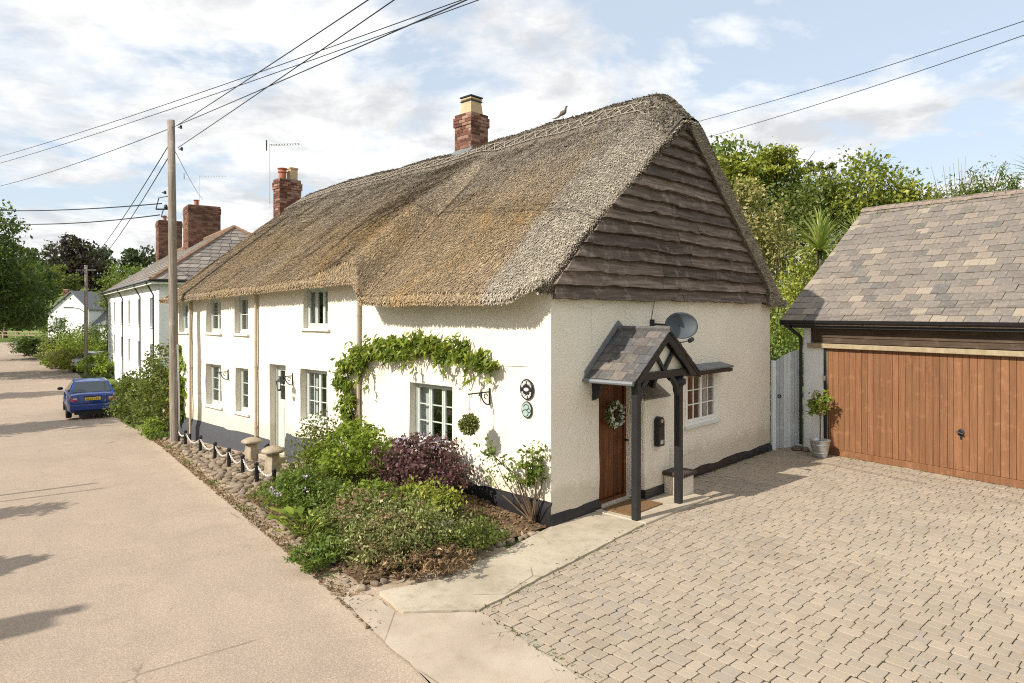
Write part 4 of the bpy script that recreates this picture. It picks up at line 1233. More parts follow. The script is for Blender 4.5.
# things fixed to the cottage
def hanging_ball():
    x, y = H(-.44, 1.25); o = empty('topiary_ball', (x, y, 1.40), 0, label='round clipped leaf ball hanging from an iron bracket right of the lower window', cat='hanging plant')
    d = nr.normal(0, 1, (1100, 3)); d /= np.linalg.norm(d, axis=1)[:, None]
    leaf_cards('foliage', d * nr.uniform(.09, .165, 1100)[:, None], .05, 'leaf_sage', o, .2, .5, dirs=d * .8)
    leaf_cards('foliage', d[:500] * nr.uniform(.06, .12, 500)[:, None], .045, 'leaf_mid', o, .2, .5, dirs=d[:500] * .8)
    m = MB(); m.tube([(0, 0, .1), (0, 0, .46)], .004, 5)
    for k in range(3):
        a = k * 2.1; m.tube([(.1 * math.cos(a), .1 * math.sin(a), .09), (0, 0, .26)], .003, 4)
    m.build('chain', M['black_iron'], o)
hanging_ball()
def plaque(name, label, t, z, ru, rz_, face, rim, art):
    o = empty(name, (*H(0, t), z), H_ROT, label=label, cat='plaque')
    n = 32
    m = MB(); m.prism([(-.012, ru * math.cos(2 * math.pi * k / n), rz_ * math.sin(2 * math.pi * k / n)) for k in range(n)], (-.018, 0, 0)); m.build('plate', M[rim], o, bevel=.003)
    m = MB(); m.prism([(-.0302, .88 * ru * math.cos(2 * math.pi * k / n), .88 * rz_ * math.sin(2 * math.pi * k / n)) for k in range(n)], (-.003, 0, 0)); m.build('face', M[face], o)
    w = MB(); x = -.0335
    if art == 'words':
        for (a0, a1, cnt) in ((150, 30, 8), (-145, -35, 7)):
            for i in range(cnt):
                a = R(a0 + (a1 - a0) * i / (cnt - 1)); s = 1 if a0 > 0 else -1
                cy_, cz_ = -.72 * ru * math.cos(a), .70 * rz_ * math.sin(a)
                hh, ww = .026, .012
                w.box(x - .003, x, cy_ - ww, cy_ - ww + .007, cz_ - hh, cz_ + hh)
                if i % 3 != 1: w.box(x - .003, x, cy_ + ww - .007, cy_ + ww, cz_ - hh, cz_ + hh * (.4 if i % 2 else 1))
                if i % 2 == 0: w.box(x - .0028, x, cy_ - ww, cy_ + ww, cz_ + hh - .008, cz_ + hh)
                else: w.box(x - .0028, x, cy_ - ww, cy_ + ww, cz_ - .004, cz_ + .005)
        w.build('lettering', M['white_paint'], o)
        e = MB(); e.prism([(x, .36 * ru * math.cos(2 * math.pi * k / n), .17 * rz_ * math.sin(2 * math.pi * k / n)) for k in range(n)], (-.004, 0, 0)); e.build('motif', M['petal_plaque'], o)
    else:
        e = MB()
        for cy_, cz_, r in ((.0, .04, .05), (.02, -.05, .06), (-.05, -.01, .035)):
            e.tube([(x, cy_ + r * math.cos(a), cz_ + r * .8 * math.sin(a)) for a in [k * .5 for k in range(11)]], .006, 5)
        e.build('motif', M['black_iron'], o)
simple('petal_plaque', (.70, .62, .62), .5, var=.2, scale=60)
plaque('name_plaque', 'black oval house name plaque with white lettering, upper of the two by the corner', .45, 1.96, .135, .155, 'black_paint', 'black_iron', 'words')
plaque('round_plaque', 'pale green round plaque below the black oval name plaque', .45, 1.66, .105, .125, 'pale_green_disc', 'black_iron', 'swirl')

def dish():
    x, y = H(2.88, -.42); o = empty('satellite_dish', (x, y, 2.86), 0, label='grey oval satellite dish on the gable wall above the porch', cat='satellite dish')
    m = MB(); prof = [(r, .10 * (r / .295) ** 2) for r in (0.001, .05, .10, .16, .21, .255, .295)]
    n = 28; vs = []
    for r, z in prof:
        for k in range(n): a = 2 * math.pi * k / n; vs.append((r * math.cos(a) * 1.0, -z, r * math.sin(a) * .78))
    fs = [(i * n + k, i * n + (k + 1) % n, (i + 1) * n + (k + 1) % n, (i + 1) * n + k) for i in range(len(prof) - 1) for k in range(n)]
    m.add(vs, fs); rd = m.build('reflector', M['dish_grey'], o, smooth=True)
    s = rd.modifiers.new('thick', 'SOLIDIFY'); s.thickness = .008
    rz = math.atan2(.05, 1)
    rd.rotation_euler = (R(-12), 0, R(8))
    m = MB(); m.tube([(.0, -.06, -.27), (.10, -.33, -.22)], .012, 6); m.build('feed_arm', M['dish_grey'], o)
    m = MB(); m.tube([(.09, -.31, -.23), (.12, -.39, -.20)], .038, 10); m.build('receiver', M['black_plastic'], o)
    gx_ = HG; m = MB(); bk = Vector((*H(2.66, -.005), 2.86)) - Vector((x, y, 2.86))
    m.tube([(0, .01, 0), (bk.x * .5, bk.y * .5 + .1, .03), (bk.x, bk.y, .04)], .018, 8); m.box(bk.x - .05, bk.x + .05, bk.y - .05, bk.y + .02, -.02, .12); m.build('wall_mount', M['black_iron'], o)
    m = MB(); m.tube([(bk.x, bk.y - .01, .1), (bk.x + .03, bk.y - .005, .3), (bk.x + .06, bk.y + .0, .45)], .005, 5); m.build('cable', M['black_plastic'], o)
dish()
def wreath():
    x, y = H(1.60, .065); o = empty('door_wreath', (x, y, 1.46), H_ROT, label='leafy wreath with white flowers hanging on the brown front door', cat='wreath')
    a = nr.uniform(0, 2 * math.pi, 900); b = nr.uniform(0, 2 * math.pi, 900); r = .05 * nr.random(900) ** .5
    pts = np.stack([(.17 + r * np.cos(b)) * np.cos(a), -.055 + r * np.sin(b), (.17 + r * np.cos(b)) * np.sin(a)], 1)
    leaf_cards('foliage', pts, .05, 'leaf_sage', o, .1, .5); leaf_cards('foliage', pts[:400], .05, 'leaf_dark', o, .1, .5)
    p2 = pts[400:560].copy(); p2[:, 1] -= .035
    leaf_cards('flowers', p2, .05, 'petal_white', o, .1, .9, kind='stuff')
    m = MB(); m.tube([(.17 * math.cos(t), -.05, .17 * math.sin(t)) for t in [k * .35 for k in range(19)]], .015, 6); m.build('hoop', M['stem_brown'], o)
wreath()
m = MB(); m.prism([(*H(1.12, -.62), .052), (*H(2.02, -.62), .052), (*H(2.02, -.1), .052), (*H(1.12, -.1), .052)], (0, 0, .018)); tag(m.build('doormat', M['mat_coir'], None, bevel=.006), 'brown coir doormat on the slab under the porch', 'doormat')

def pheasant():
    x, y = H(RX - .02, 2.95); z = 7.265
    o = empty('straw_pheasant', (x, y, z), math.atan2(-HW.y, -HW.x), label='straw pheasant finial standing on the thatched ridge', cat='finial'); o.scale = (.58,) * 3
    m = MB(); m.tube([(-.02, 0, .05), (.04, 0, .10), (.10, 0, .14), (.17, 0, .15), (.24, 0, .18), (.275, 0, .25), (.285, 0, .31), (.31, 0, .345), (.345, 0, .345), (.375, 0, .335)], [.02, .06, .085, .09, .07, .04, .032, .036, .025, .006], 10)
    m.build('body', M['thatch_ridge'], o, smooth=True)
    m = MB(); m.tube([(.05, 0, .10), (-.08, 0, .035), (-.24, 0, .015), (-.42, 0, .03)], [.05, .04, .025, .008], 8); m.build('tail', M['thatch_ridge'], o, smooth=True)
    m = MB(); m.tube([(.15, 0, .1), (.15, 0, -.08)], .012, 6); m.build('stake', M['timber_dark'], o)
pheasant()
def aerial(name, label, x, y, z0, z1, ang, blen, n, back=.1):
    o = empty(name, (x, y, z0), ang, label=label, cat='aerial')
    h = z1 - z0
    m = MB(); m.tube([(0, 0, 0), (0, 0, h)], .016, 6); m.build('mast', M['galv'], o)
    m = MB(); m.tube([(-back, 0, h - .06), (blen, 0, h - .06)], .010, 5); m.build('boom', M['galv'], o)
    for i in range(n):
        xx = .06 + (blen - .08) * i / (n - 1); w = .13 - .05 * i / n
        m = MB(); m.tube([(xx, -w, h - .045), (xx, w, h - .045)], .006, 4); m.tube([(xx, 0, h - .02), (xx, 0, h - .07)], .012, 4); m.build('element', M['black_iron'], o)
    m = MB(); m.box(-back - .015, -back, -.03, .03, h - .22, h + .12); m.build('reflector', M['black_iron'], o)
x, y = H(3.1, 14.5); aerial('roof_aerial', 'television aerial on a thin mast beside the far cottage chimney', x, y, 6.6, 8.55, R(-8), 1.0, 11)

# ================================================================== GARAGE
def garage():
    o = empty('garage', (GO.x, GO.y, 0), G_ROT, label='double garage with slate roof, brown boarded door and white rendered pier', cat='garage')
    DW = 4.3; X0, X1 = -.58, DW + .75; DP = 6.6
    ZE, ZR, OV = 2.90, 5.70, .32
    yr = 3.6 - OV                     # ridge distance from the front wall
    for a, b in ((X0, -.10), (DW + .1, X1)):
        m = MB(); m.box(a, b, 0, .35, -.2, 2.84); m.build('pier', M['white_render'], o, bevel=.012)
    m = MB(); m.prism([(X0, .35, -.2), (X0, 2 * yr, -.2), (X0, 2 * yr, 2.85), (X0, yr, 5.45), (X0, .35, 2.9)], (.25, 0, 0)); m.build('wall', M['white_render'], o)
    m = MB(); m.prism([(X1 - .25, .35, -.2), (X1 - .25, 2 * yr, -.2), (X1 - .25, 2 * yr, 2.85), (X1 - .25, yr, 5.45), (X1 - .25, .35, 2.9)], (.25, 0, 0)); m.build('wall', M['white_render'], o)
    m = MB(); m.box(X0 + .25, X1 - .25, 2 * yr - .25, 2 * yr, -.2, 2.85); m.build('wall', M['white_render'], o)
    # timber over the opening
    for i, (a, b, pr) in enumerate(((2.44, 2.58, .0), (2.56, 2.70, .012), (2.68, 2.86, .024))):
        m = MB(); m.prism([(X0 + .22, -.05, a), (X0 + .22, -.035, b), (X0 + .22, .02, b), (X0 + .22, .02, a)], (X1 - X0 - .44, 0, 0)); bd = m.build('cladding_board', M['cladding'], o); bd.location.y = -pr * .5
    m = MB(); m.box(X0 + .14, X1 - .14, -.085, .10, 2.325, 2.425); m.build('lintel_beam', M['timber_pale'], o, bevel=.008)
    # door jambs and door
    for x in (-.10, DW + .02):
        m = MB(); m.box(x, x + .08, .02, .14, -.02, 2.33); m.build('door_jamb', M['timber_pale'], o, bevel=.005)
        m = MB(); m.box(x + .015, x + .065, -.01, .02, 0, 2.33); m.build('jamb_trim', M['black_paint'], o)
    d = empty('garage_door'); d.parent = o; d.name = 'garage_door'
    fr = MB(); fr.box(0, DW, .06, .075, .0, 2.33); fr.build('panel', M['door_board'], d)
    m = MB(); m.box(.0, DW, .015, .06, .015, .15); m.build('bottom_rail', M['garage_board'], d, bevel=.006)
    m = MB(); m.box(.0, .10, .02, .06, .152, 2.32); m.build('stile', M['garage_board'], d, bevel=.004)
    x = .102; k = 0
    while x < DW - .05:
        w = (.118, .132, .110, .142)[k % 4]; k += 1
        b = MB(); b.box(x + .0025, min(x + w, DW) - .0025, .025, .06, .153, 2.322); b.build('board', M['garage_board'], d, bevel=.005)
        x += w
    m = MB(); m.lathe([(.055, 0), (.055, .012), (.03, .02)], (0, 0, 0), 14); hp = m.build('handle_plate', M['black_iron'], d); hp.rotation_euler = (R(90), 0, 0); hp.location = (2.6, .026, .86); hp.scale = (1, 1.3, 1)
    m = MB(); m.tube([(2.6, .02, .86), (2.6, -.05, .86)], .014, 8); m.tube([(2.54, -.05, .875), (2.66, -.05, .845)], .014, 8); m.box(2.585, 2.62, .0, .03, .74, .80); m.build('handle', M['black_iron'], d)
    m = MB(); m.box(-.085, -.035, -.05, -.01, 1.62, 1.72); m.build('sensor', M['galv'], o)
    m = MB(); m.box(-.4, DW + .4, -.12, 0.35, -.05, .006); m.build('threshold', M['concrete'], o)
    # gutter and fascia
    m = MB(); m.box(X0 - .30, X1 + .3, -OV + .06, -OV + .09, 2.76, 2.90); m.build('fascia', M['black_paint'], o)
    m = MB(); m.box(X0 - .28, X1 + .28, -OV + .09, .02, 2.765, 2.785); m.build('soffit', M['black_paint'], o)
    m = MB(); pts = []
    prof = [(-OV - .055, 2.93), (-OV - .05, 2.875), (-OV, 2.845), (-OV + .045, 2.87), (-OV + .05, 2.93), (-OV + .042, 2.93), (-OV + .037, 2.88), (-OV, 2.857), (-OV - .042, 2.882), (-OV - .047, 2.93)]
    m.prism([(X0 - .34, a, b) for a, b in prof], (X1 - X0 + .68, 0, 0)); m.build('gutter', M['black_plastic'], o)
    for x in (.9, 2.35, 3.8):
        m = MB(); m.prism([(x, a - .004 if a < -OV else a + .004, b - .006) for a, b in prof[:5]], (.05, 0, 0)); m.build('gutter_clip', M['black_plastic'], o)
    m = MB(); m.tube([(X0 - .16, -OV, 2.86), (X0 - .16, -OV, 2.78), (X0 - .02, -.07, 2.56), (X0 - .02, -.055, 2.4), (X0 - .02, -.055, .15)], .036, 10)
    for z in (.9, 1.75): m.tube([(X0 - .02, -.055, z - .02), (X0 - .02, -.055, z + .02)], .046, 10)
    m.build('downpipe', M['black_plastic'], o, smooth='auto')
    # roof deck
    xl, xr = X0 - .36, X1 + .36
    m = MB(); m.prism([(xl + .02, -OV, ZE), (xl + .02, yr, ZR - .05), (xl + .02, 2 * yr + OV, ZE), (xl + .02, 2 * yr + OV, ZE - .08), (xl + .02, yr, ZR - .14), (xl + .02, -OV, ZE - .08)], (xr - xl - .04, 0, 0)); deck = m.build('roof', M['timber_dark'], o)
    # slates
    rows = 20; W = .285
    pitch = math.hypot(yr + OV, ZR - ZE); ang = math.atan2(ZR - ZE, yr + OV)
    gl = pitch / rows
    cells = []
    for i in range(rows):
        x = xl - (W / 2 if i % 2 else 0) + rnd.uniform(-.01, .01)
        while x < xr:
            a, b = max(x, xl), min(x + W, xr)
            if b - a > .06: cells.append((i, a, b, rnd.uniform(-.010, .010), rnd.gauss(0, .006), rnd.uniform(-.006, .008)))
            x += W
    def slate_mb(w):
        m = MB(); g = .004; l0, l1 = 0, gl * 1.45
        pts = [(g, l0, 0), (w - g, l0, 0), (w - g, l1, 0), (g, l1, 0)]
        m.prism(pts, (0, 0, .013)); return m
    full = slate_mb(W).mesh('slate', M['garage_slate'])
    def place(c):
        i, a, b, dy, rt, dz = c
        s = i * gl - .03 + dy
        return Matrix.Translation((a, -OV + s * math.cos(ang), ZE + .022 + s * math.sin(ang) + dz)) @ Matrix.Rotation(ang - .035, 4, 'X') @ Matrix.Rotation(rt, 4, 'Z')
    Gm = Matrix.Translation((GO.x, GO.y, 0)) @ Matrix.Rotation(G_ROT, 4, 'Z')
    def vis(c):
        p = Gm @ place(c).translation; u = 512 + 683 * p.x / p.y; return -10 < u < 1030
    seen = sorted([c for c in cells if vis(c)], key=lambda c: (Gm @ place(c).translation).y)
    near = set(seen[:300])
    mass = MB(); var = []
    for c in cells:
        w = c[2] - c[1]
        if c in near:
            me = full if abs(w - W) < .001 else slate_mb(w).mesh('slate', M['garage_slate'])
            s = mesh_obj('slate', me, deck); s.matrix_local = place(c)
        else:
            b = slate_mb(w); mm = place(c); mass.add([mm @ Vector(v) for v in b.v], b.f); var += [rnd.random()] * len(b.f)
    # back slope
    for i in range(rows):
        s = i * gl
        for k in range(16):
            a = xl + (xr - xl) * k / 16; b_ = xl + (xr - xl) * (k + 1) / 16
            mm = Matrix.Translation((a, 2 * yr + OV - s * math.cos(ang), ZE + .02 + s * math.sin(ang))) @ Matrix.Rotation(-ang + .035, 4, 'X')
            b = MB(); b.prism([(0, 0, 0), (b_ - a - .004, 0, 0), (b_ - a - .004, -gl * 1.3, 0), (0, -gl * 1.3, 0)], (0, 0, .013)); mass.add([mm @ Vector(v) for v in b.v], b.f); var += [rnd.random()] * len(b.f)
    so = mass.build('slate_mass', M['garage_slate_far'], deck); at = so.data.attributes.new('var', 'FLOAT', 'FACE'); at.data.foreach_set('value', var); tag(so, kind='stuff')
    x = xl; 
    while x < xr - .05:
        m = MB(); m.prism([(0, -.13, -.085), (0, -.03, .03), (0, .03, .03), (0, .13, -.085), (0, .10, -.09), (0, 0, -.01), (0, -.10, -.09)], (min(.42, xr - x) - .008, 0, 0)); r = m.build('ridge_tile', M['ridge_tile'], deck); r.location = (x, yr, ZR + .045 + rnd.uniform(-.008, .008)); x += .42
    N = 900; mp_ = np.stack([nr.uniform(xl, xr, N), yr + nr.normal(0, .09, N), ZR + .03 + nr.uniform(0, .03, N)], 1); mp_[:, 2] -= np.abs(mp_[:, 1] - yr) * .8
    leaf_cards('ridge_moss', mp_, .05, 'leaf_olive', deck, 1, .8, kind='stuff')
    m = MB()
    m.prism([(xl - .005, -OV, ZE - .10), (xl - .005, yr, ZR - .16), (xl - .005, yr, ZR - .02), (xl - .005, -OV, ZE + .015)], (.022, 0, 0)); m.build('bargeboard', M['black_paint'], o)
    return o
simple('ridge_tile', (.24, .19, .155), .85, var=.3, scale=8, bump=.6)
garage()

def gate():
    a = Vector(H(7.62, -.03)); b = Vector(G(-.66, .10)); d = (b - a); w = d.length
    o = empty('side_gate', (a.x, a.y, 0), math.atan2(d.y, d.x), label='pale grey arched boarded gate between the cottage and the garage', cat='gate')
    m = MB(); m.box(0, .09, -.045, .045, -.05, 2.02); m.build('gate_post', M['gate_board'], o, bevel=.008)
    n = 7; bw = (w - .12) / n
    def top(x): f = (x - .1) / (w - .12); return 2.02 + .24 * math.sin(f * math.pi * .5)
    for i in range(n):
        x0, x1 = .1 + i * bw + .003, .1 + (i + 1) * bw - .003
        m = MB(); m.prism([(x0, -.02, .06), (x1, -.02, .06), (x1, -.02, top(x1)), ((x0 + x1) / 2, -.02, top((x0 + x1) / 2)), (x0, -.02, top(x0))], (0, .03, 0)); m.build('board', M['gate_board'], o, bevel=.004)
    for z in (.35, 1.1, 1.8):
        m = MB(); m.box(.1, w - .02, .011, .05, z - .05, z + .05); m.build('ledge', M['gate_board'], o)
    m = MB(); m.tube([(.17 + .035 * math.cos(t), -.04, 1.22 + .035 * math.sin(t)) for t in [k * .6 for k in range(12)]], .009, 6); m.lathe([(.03, 0), (.02, .01)], (.17, -.03, 1.25), 8); m.build('ring_latch', M['black_iron'], o)
gate()
# loose stones at the foot of the downpipe
for k, (s, t, r) in enumerate(((-.62, -.16, .09), (-.44, -.12, .07))):
    m = MB(); n = 10
    m.lathe([(r * .7, 0), (r, .03), (r * .85, .08), (r * .4, .11)], (0, 0, 0), 9, .12)
    st = m.build('loose_stone', M['stone'], None, bevel=.004); st.location = (*G(s, t), .01); st.scale.x = 1.5; st.rotation_euler.z = k
    tag(st, ['dark stone lying at the foot of the garage downpipe', 'small stone lying between garage downpipe and galvanised bucket'][k], 'stone')
def potted():
    x, y = G(.06, -.40); z = .02
    o = empty('plant_bucket', (x, y, z), 0, label='galvanised bucket planter in front of the garage pier', cat='bucket')
    m = MB(); m.lathe([(.135, 0), (.14, .01), (.205, .345), (.215, .35), (.215, .365), (.195, .365), (.19, .34), (.18, .30), (.02, .30)], n=26); m.build('bucket', M['galv'], o, smooth='auto')
    for z_ in (.10, .27):
        m = MB(); rr = .14 + (.205 - .14) * z_ / .345 + .003; m.tube([(rr * math.cos(a), rr * math.sin(a), z_) for a in [k * math.pi / 12 for k in range(25)]], .006, 5, False); m.build('hoop', M['galv'], o)
    m = MB(); m.lathe([(.17, .300), (.175, .302), (.09, .33), (.02, .335)], n=14, wob=.05); m.build('soil', M['soil'], o)
    p = empty('standard_bush', (x, y, z + .32), 0, label='small standard bush with pale green leaves growing in the galvanised bucket', cat='plant')
    leaf_cards('foliage', lobes_points([(-.03, 0, .78, .22, .22, .25), (.05, 0, .95, .14, .14, .15), (-.13, .05, .68, .12, .12, .12)], 620, 14, .28, .8), .075, 'leaf_bright', p, .3, .5)
    leaf_cards('foliage', lobes_points([(-.03, 0, .78, .22, .22, .25)], 160, 8, .3, .8), .07, 'leaf_pink', p, .3, .5)
    m = MB(); m.tube([(0, 0, -.02), (.005, 0, .3), (0, 0, .62)], .012, 6); stems(m, (0, 0, .55), [(-.15, 0, .8), (.12, .05, .85), (0, -.1, 1.0), (.02, .1, .9), (-.08, -.08, .72)], .008, .003); m.build('stem', M['stem_brown'], p)
potted()

# ================================================================== FLOWER BED AND VERGE
BA, BB = Vector((-1.72, 7.68)), Vector((.50, 9.76))
BC, BD = Vector(H(-.01, 5.2)), Vector(PQ(-3.12, 4.6))
def bed_pt(a, b):           # a along path edge (road->house), b away
    lo = BA.lerp(BB, a); hi = BD.lerp(BC, a); return lo.lerp(hi, b)
def bed_z(a, b):
    p = bed_pt(a, b)
    e = min(a * 3 + .1, b * 3.5, 1)
    return gz(p.x, p.y) + .03 + .16 * min(1, max(0, e)) + .03 * mnoise.noise((p.x * 2, p.y * 2, 0)) + .02 * mnoise.noise((p.x * 7, p.y * 7, 0))
def bed():
    m = MB(); m.grid(lambda a, b: (*bed_pt(a, b), bed_z(a, b)), [i / 50 for i in range(51)], [i / 60 for i in range(61)])
    o = m.build('flower_bed', M['soil'], None, smooth=True); tag(o, kind='structure')
    if sum(p.normal.z for p in o.data.polygons) < 0: o.data.flip_normals()
    N = 7000
    ab = nr.random((N, 2)); pts = np.array([(*bed_pt(a, b), bed_z(a, b) + .012) for a, b in ab])
    leaf_cards('leaf_litter', pts, .065, 'leaf_dry', o, 1.5, .4, kind='stuff')
    ab = np.stack([nr.beta(1.1, 1.9, 5200), nr.random(5200)], 1); cl = nr.integers(0, 70, 5200); ca = nr.random((70, 2)) * np.array([.8, 1.0])
    ab = ca[cl] + nr.normal(0, .035, (5200, 2)); ab = ab[(ab[:, 0] > -.01) & (ab[:, 0] < 1) & (ab[:, 1] > -.01) & (ab[:, 1] < 1)]
    pts = np.array([(*bed_pt(a, b), bed_z(a, b) + abs(nr.normal(0, .07))) for a, b in ab])
    leaf_cards('ground_cover', pts, .06, 'leaf_mid', o, .6, .45, kind='stuff')
    # edging stones
    def stone(p, r, k):
        s = MB(); n = 8
        s.lathe([(r * .75, -.05), (r, 0), (r * .92, r * .45), (r * .5, r * .7)], (0, 0, 0), n, .13)
        st = s.build('edging_stone', M['stone'], o, bevel=.006); st.location = p; st.rotation_euler = (rnd.gauss(0, .1), rnd.gauss(0, .1), rnd.random() * 6); st.scale = (rnd.uniform(.9, 1.5), 1, rnd.uniform(.7, 1.1))
    a = .0
    while a < .97:
        p = bed_pt(a, -.012); stone((p.x, p.y, .025), rnd.uniform(.035, .075), 0); a += rnd.uniform(.03, .07)
    b = .05
    while b < .95:
        p = bed_pt(-.015 + rnd.gauss(0, .004), b); stone((p.x, p.y, gz(p.x, p.y) - .005), rnd.uniform(.03, .08), 0); b += rnd.uniform(.025, .075)
    p = bed_pt(.49, .14)
    s = MB(); s.box(-.28, .28, -.13, .13, -.06, .15); st = s.build('walling_stone', M['concrete'], o, bevel=.03, seg=2); st.location = (p.x, p.y, bed_z(.49, .14)); st.rotation_euler = (0, .05, R(38))
    p = bed_pt(.56, .17); s = MB(); s.box(-.16, .16, -.1, .1, -.05, .10); st = s.build('walling_stone', M['stone'], o, bevel=.025, seg=2); st.location = (p.x, p.y, bed_z(.56, .17)); st.rotation_euler = (0, .02, R(50))
bed()
def hloc(s, t, dz=0):
    x, y = H(s, t); return (x, y, gz(x, y) + dz)
GR = 'plants in the flower bed'
shrub('bright_shrub', 'bright green rounded shrub under the vine against the cottage wall', 'shrub', hloc(-.75, 4.0, .1),
      [(0, 0, .55, .6, .6, .52), (.38, -.38, .62, .5, .5, .46), (-.3, .3, .55, .45, .45, .45), (.1, 0, .95, .4, .4, .3)], 5200, .07, 'leaf_bright', group=GR, spread=.16)
shrub('twiggy_shrub', 'loose dark-leaved shrub between the staddle stones and the bright green shrub', 'shrub', hloc(-1.0, 4.75, .1),
      [(0, 0, .6, .35, .35, .5), (.1, .1, .95, .3, .3, .35), (-.25, .15, .35, .35, .35, .3)], 1500, .06, 'leaf_olive', group=GR, clump=8, spread=.3)
shrub('purple_shrub', 'dark purple leaved shrub below the cottage window nearest the corner', 'shrub', hloc(-.62, 2.25, .16),
      [(0, 0, .45, .55, .55, .46), (.32, -.36, .55, .52, .52, .46), (-.32, .36, .46, .46, .46, .42), (.02, 0, .74, .44, .44, .28), (.5, -.55, .4, .36, .36, .4)], 7200, .062, 'leaf_purple', group=GR, spread=.15,
      extra=[('flowers', 420, .045, 'petal_mauve', [(-.02, .1, .90, .34, .34, .10), (.25, .0, .86, .2, .2, .1)])])
shrub('low_shrub', 'low dark green shrub at the road edge beside the cobbles', 'shrub', hloc(-2.15, 3.1, .08),
      [(0, 0, .28, .55, .55, .36), (-.35, .40, .22, .42, .42, .30), (.35, -.35, .28, .42, .42, .30), (-.1, .1, .5, .32, .32, .2)], 6500, .05, 'leaf_mid', group=GR, spread=.15,
      extra=[('flowers', 60, .03, 'petal_mauve', [(0, 0, .45, .5, .5, .2)])])
shrub('low_shrub', 'small yellow-green bush behind the near staddle stone', 'shrub', hloc(-.55, 5.55, .0),
      [(0, 0, .3, .3, .3, .28), (.1, -.1, .5, .2, .2, .2)], 900, .055, 'leaf_yellow', group=GR, clump=10)
shrub('sage_bush', 'large grey-green sage-like bush filling the middle of the flower bed', 'shrub', hloc(-2.15, 1.55, .1),
      [(0, 0, .22, .6, .6, .28), (.55, .2, .25, .55, .55, .28), (.45, -.35, .22, .55, .55, .28), (-.1, .7, .24, .5, .5, .28), (.75, .3, .26, .4, .4, .22)], 10500, .05, 'leaf_sage', group=GR, spread=.26, aspect=.4,
      extra=[('new_growth', 1500, .06, 'leaf_bright', [(-.1, .7, .3, .4, .4, .22), (.6, .3, .32, .3, .3, .2)]), ('old_growth', 900, .05, 'leaf_dry', [(.2, -.1, .3, .6, .6, .25)])])
shrub('sage_bush', 'grey-green trailing bush at the road corner of the flower bed', 'shrub', hloc(-2.55, .62, .06),
      [(0, 0, .22, .50, .50, .28), (.40, .12, .28, .46, .46, .32), (-.2, .40, .22, .42, .42, .26), (.30, -.18, .16, .34, .34, .2), (.75, .25, .25, .4, .4, .28)], 6200, .048, 'leaf_sage', group=GR, spread=.28, aspect=.4,
      extra=[('seedheads', 900, .03, 'leaf_dry', [(.1, 0, .3, .45, .45, .25)])])
shrub('yellow_bush', 'yellow-green bush in front of the purple shrub', 'shrub', hloc(-1.32, 1.15, .14),
      [(0, 0, .28, .34, .34, .30), (.22, -.16, .34, .30, .30, .26), (-.25, .1, .24, .28, .28, .24)], 2600, .06, 'leaf_yellow', group=GR, spread=.2, aspect=.45)
shrub('dry_plant', 'dry brown trailing plant spilling towards the concrete path', 'plant', hloc(-2.55, .05, .05),
      [(0, 0, .10, .38, .38, .14), (.42, .1, .12, .40, .40, .14), (-.3, .25, .1, .3, .3, .12)], 2600, .07, 'leaf_dry', group=GR, aspect=.25, up=.2)
def big_leaf(name, label, loc, n, size, mat, spread, cat='plant', lean=.5):
    o = empty(name, loc, 0, label=label, cat=cat, group=GR)
    for i in range(n):
        a = rnd.random() * 6.28; r = spread * math.sqrt(rnd.random()); e = rnd.uniform(.25, 1.0)
        L_ = size * rnd.uniform(.7, 1.2); W_ = L_ * .55
        m = MB()
        b = Vector((r * math.cos(a) * .4, r * math.sin(a) * .4, .02)); h = rnd.uniform(.06, .3)
        d = Vector((math.cos(a), math.sin(a), 0)); sd_ = Vector((-d.y, d.x, 0))
        st = b + d * r * .6 + Vector((0, 0, h))
        rows = []
        for k in range(6):
            f = k / 5; wd = W_ * .5 * math.sin(math.pi * (f * .86 + .08)) ** .8
            c = st + d * (L_ * f * math.cos(e * f)) + Vector((0, 0, L_ * (f * .55 - f * f * .55 * e)))
            rows += [c - sd_ * wd + Vector((0, 0, .03 * L_)), c, c + sd_ * wd + Vector((0, 0, .03 * L_))]
        fs = []
        for k in range(5): fs += [(k * 3, k * 3 + 1, k * 3 + 4, k * 3 + 3), (k * 3 + 1, k * 3 + 2, k * 3 + 5, k * 3 + 4)]
        m.add(rows, fs); m.tube([b, (b + st) / 2 + Vector((0, 0, .03)), st], .006, 4, False)
        ob = m.build('leaf', M[mat], o, smooth=True)
        at = ob.data.attributes.new('var', 'FLOAT', 'FACE'); at.data.foreach_set('value', [rnd.random()] * len(ob.data.polygons))
    return o
big_leaf('broad_leaf_plant', 'clump of broad glossy green leaves at the road edge of the bed', hloc(-2.72, 2.05, .08), 34, .24, 'leaf_bright', .42)
big_leaf('broad_leaf_plant', 'small clump of bright green leaves on top of the trailing bush', hloc(-1.98, .55, .30), 14, .16, 'leaf_bright', .2)
big_leaf('broad_leaf_plant', 'single yellow-green broad leaved plant beside the stone block', hloc(-1.92, .33, .12), 7, .15, 'leaf_yellow', .1)
big_leaf('broad_leaf_plant', 'pale green pointed leaves standing among the sage bushes', hloc(-1.72, .75, .30), 9, .17, 'leaf_yellow', .12)
shrub('edge_plant', 'low spilling green plant on the road edge between the broad leaves and the trailing bush', 'plant', hloc(-2.95, 1.15, .05),
      [(0, 0, .14, .3, .3, .16), (.15, .3, .16, .3, .3, .18), (-.1, -.3, .12, .26, .26, .14)], 2600, .05, 'leaf_mid', group=GR, spread=.25, stem=False)
shrub('edge_plant', 'straggling yellow-flecked plant at the path edge right of the dry plant', 'plant', hloc(-1.75, .02, .1),
      [(0, 0, .14, .3, .3, .16), (.3, .2, .14, .28, .28, .16)], 1500, .05, 'leaf_olive', group=GR, spread=.3, stem=False)
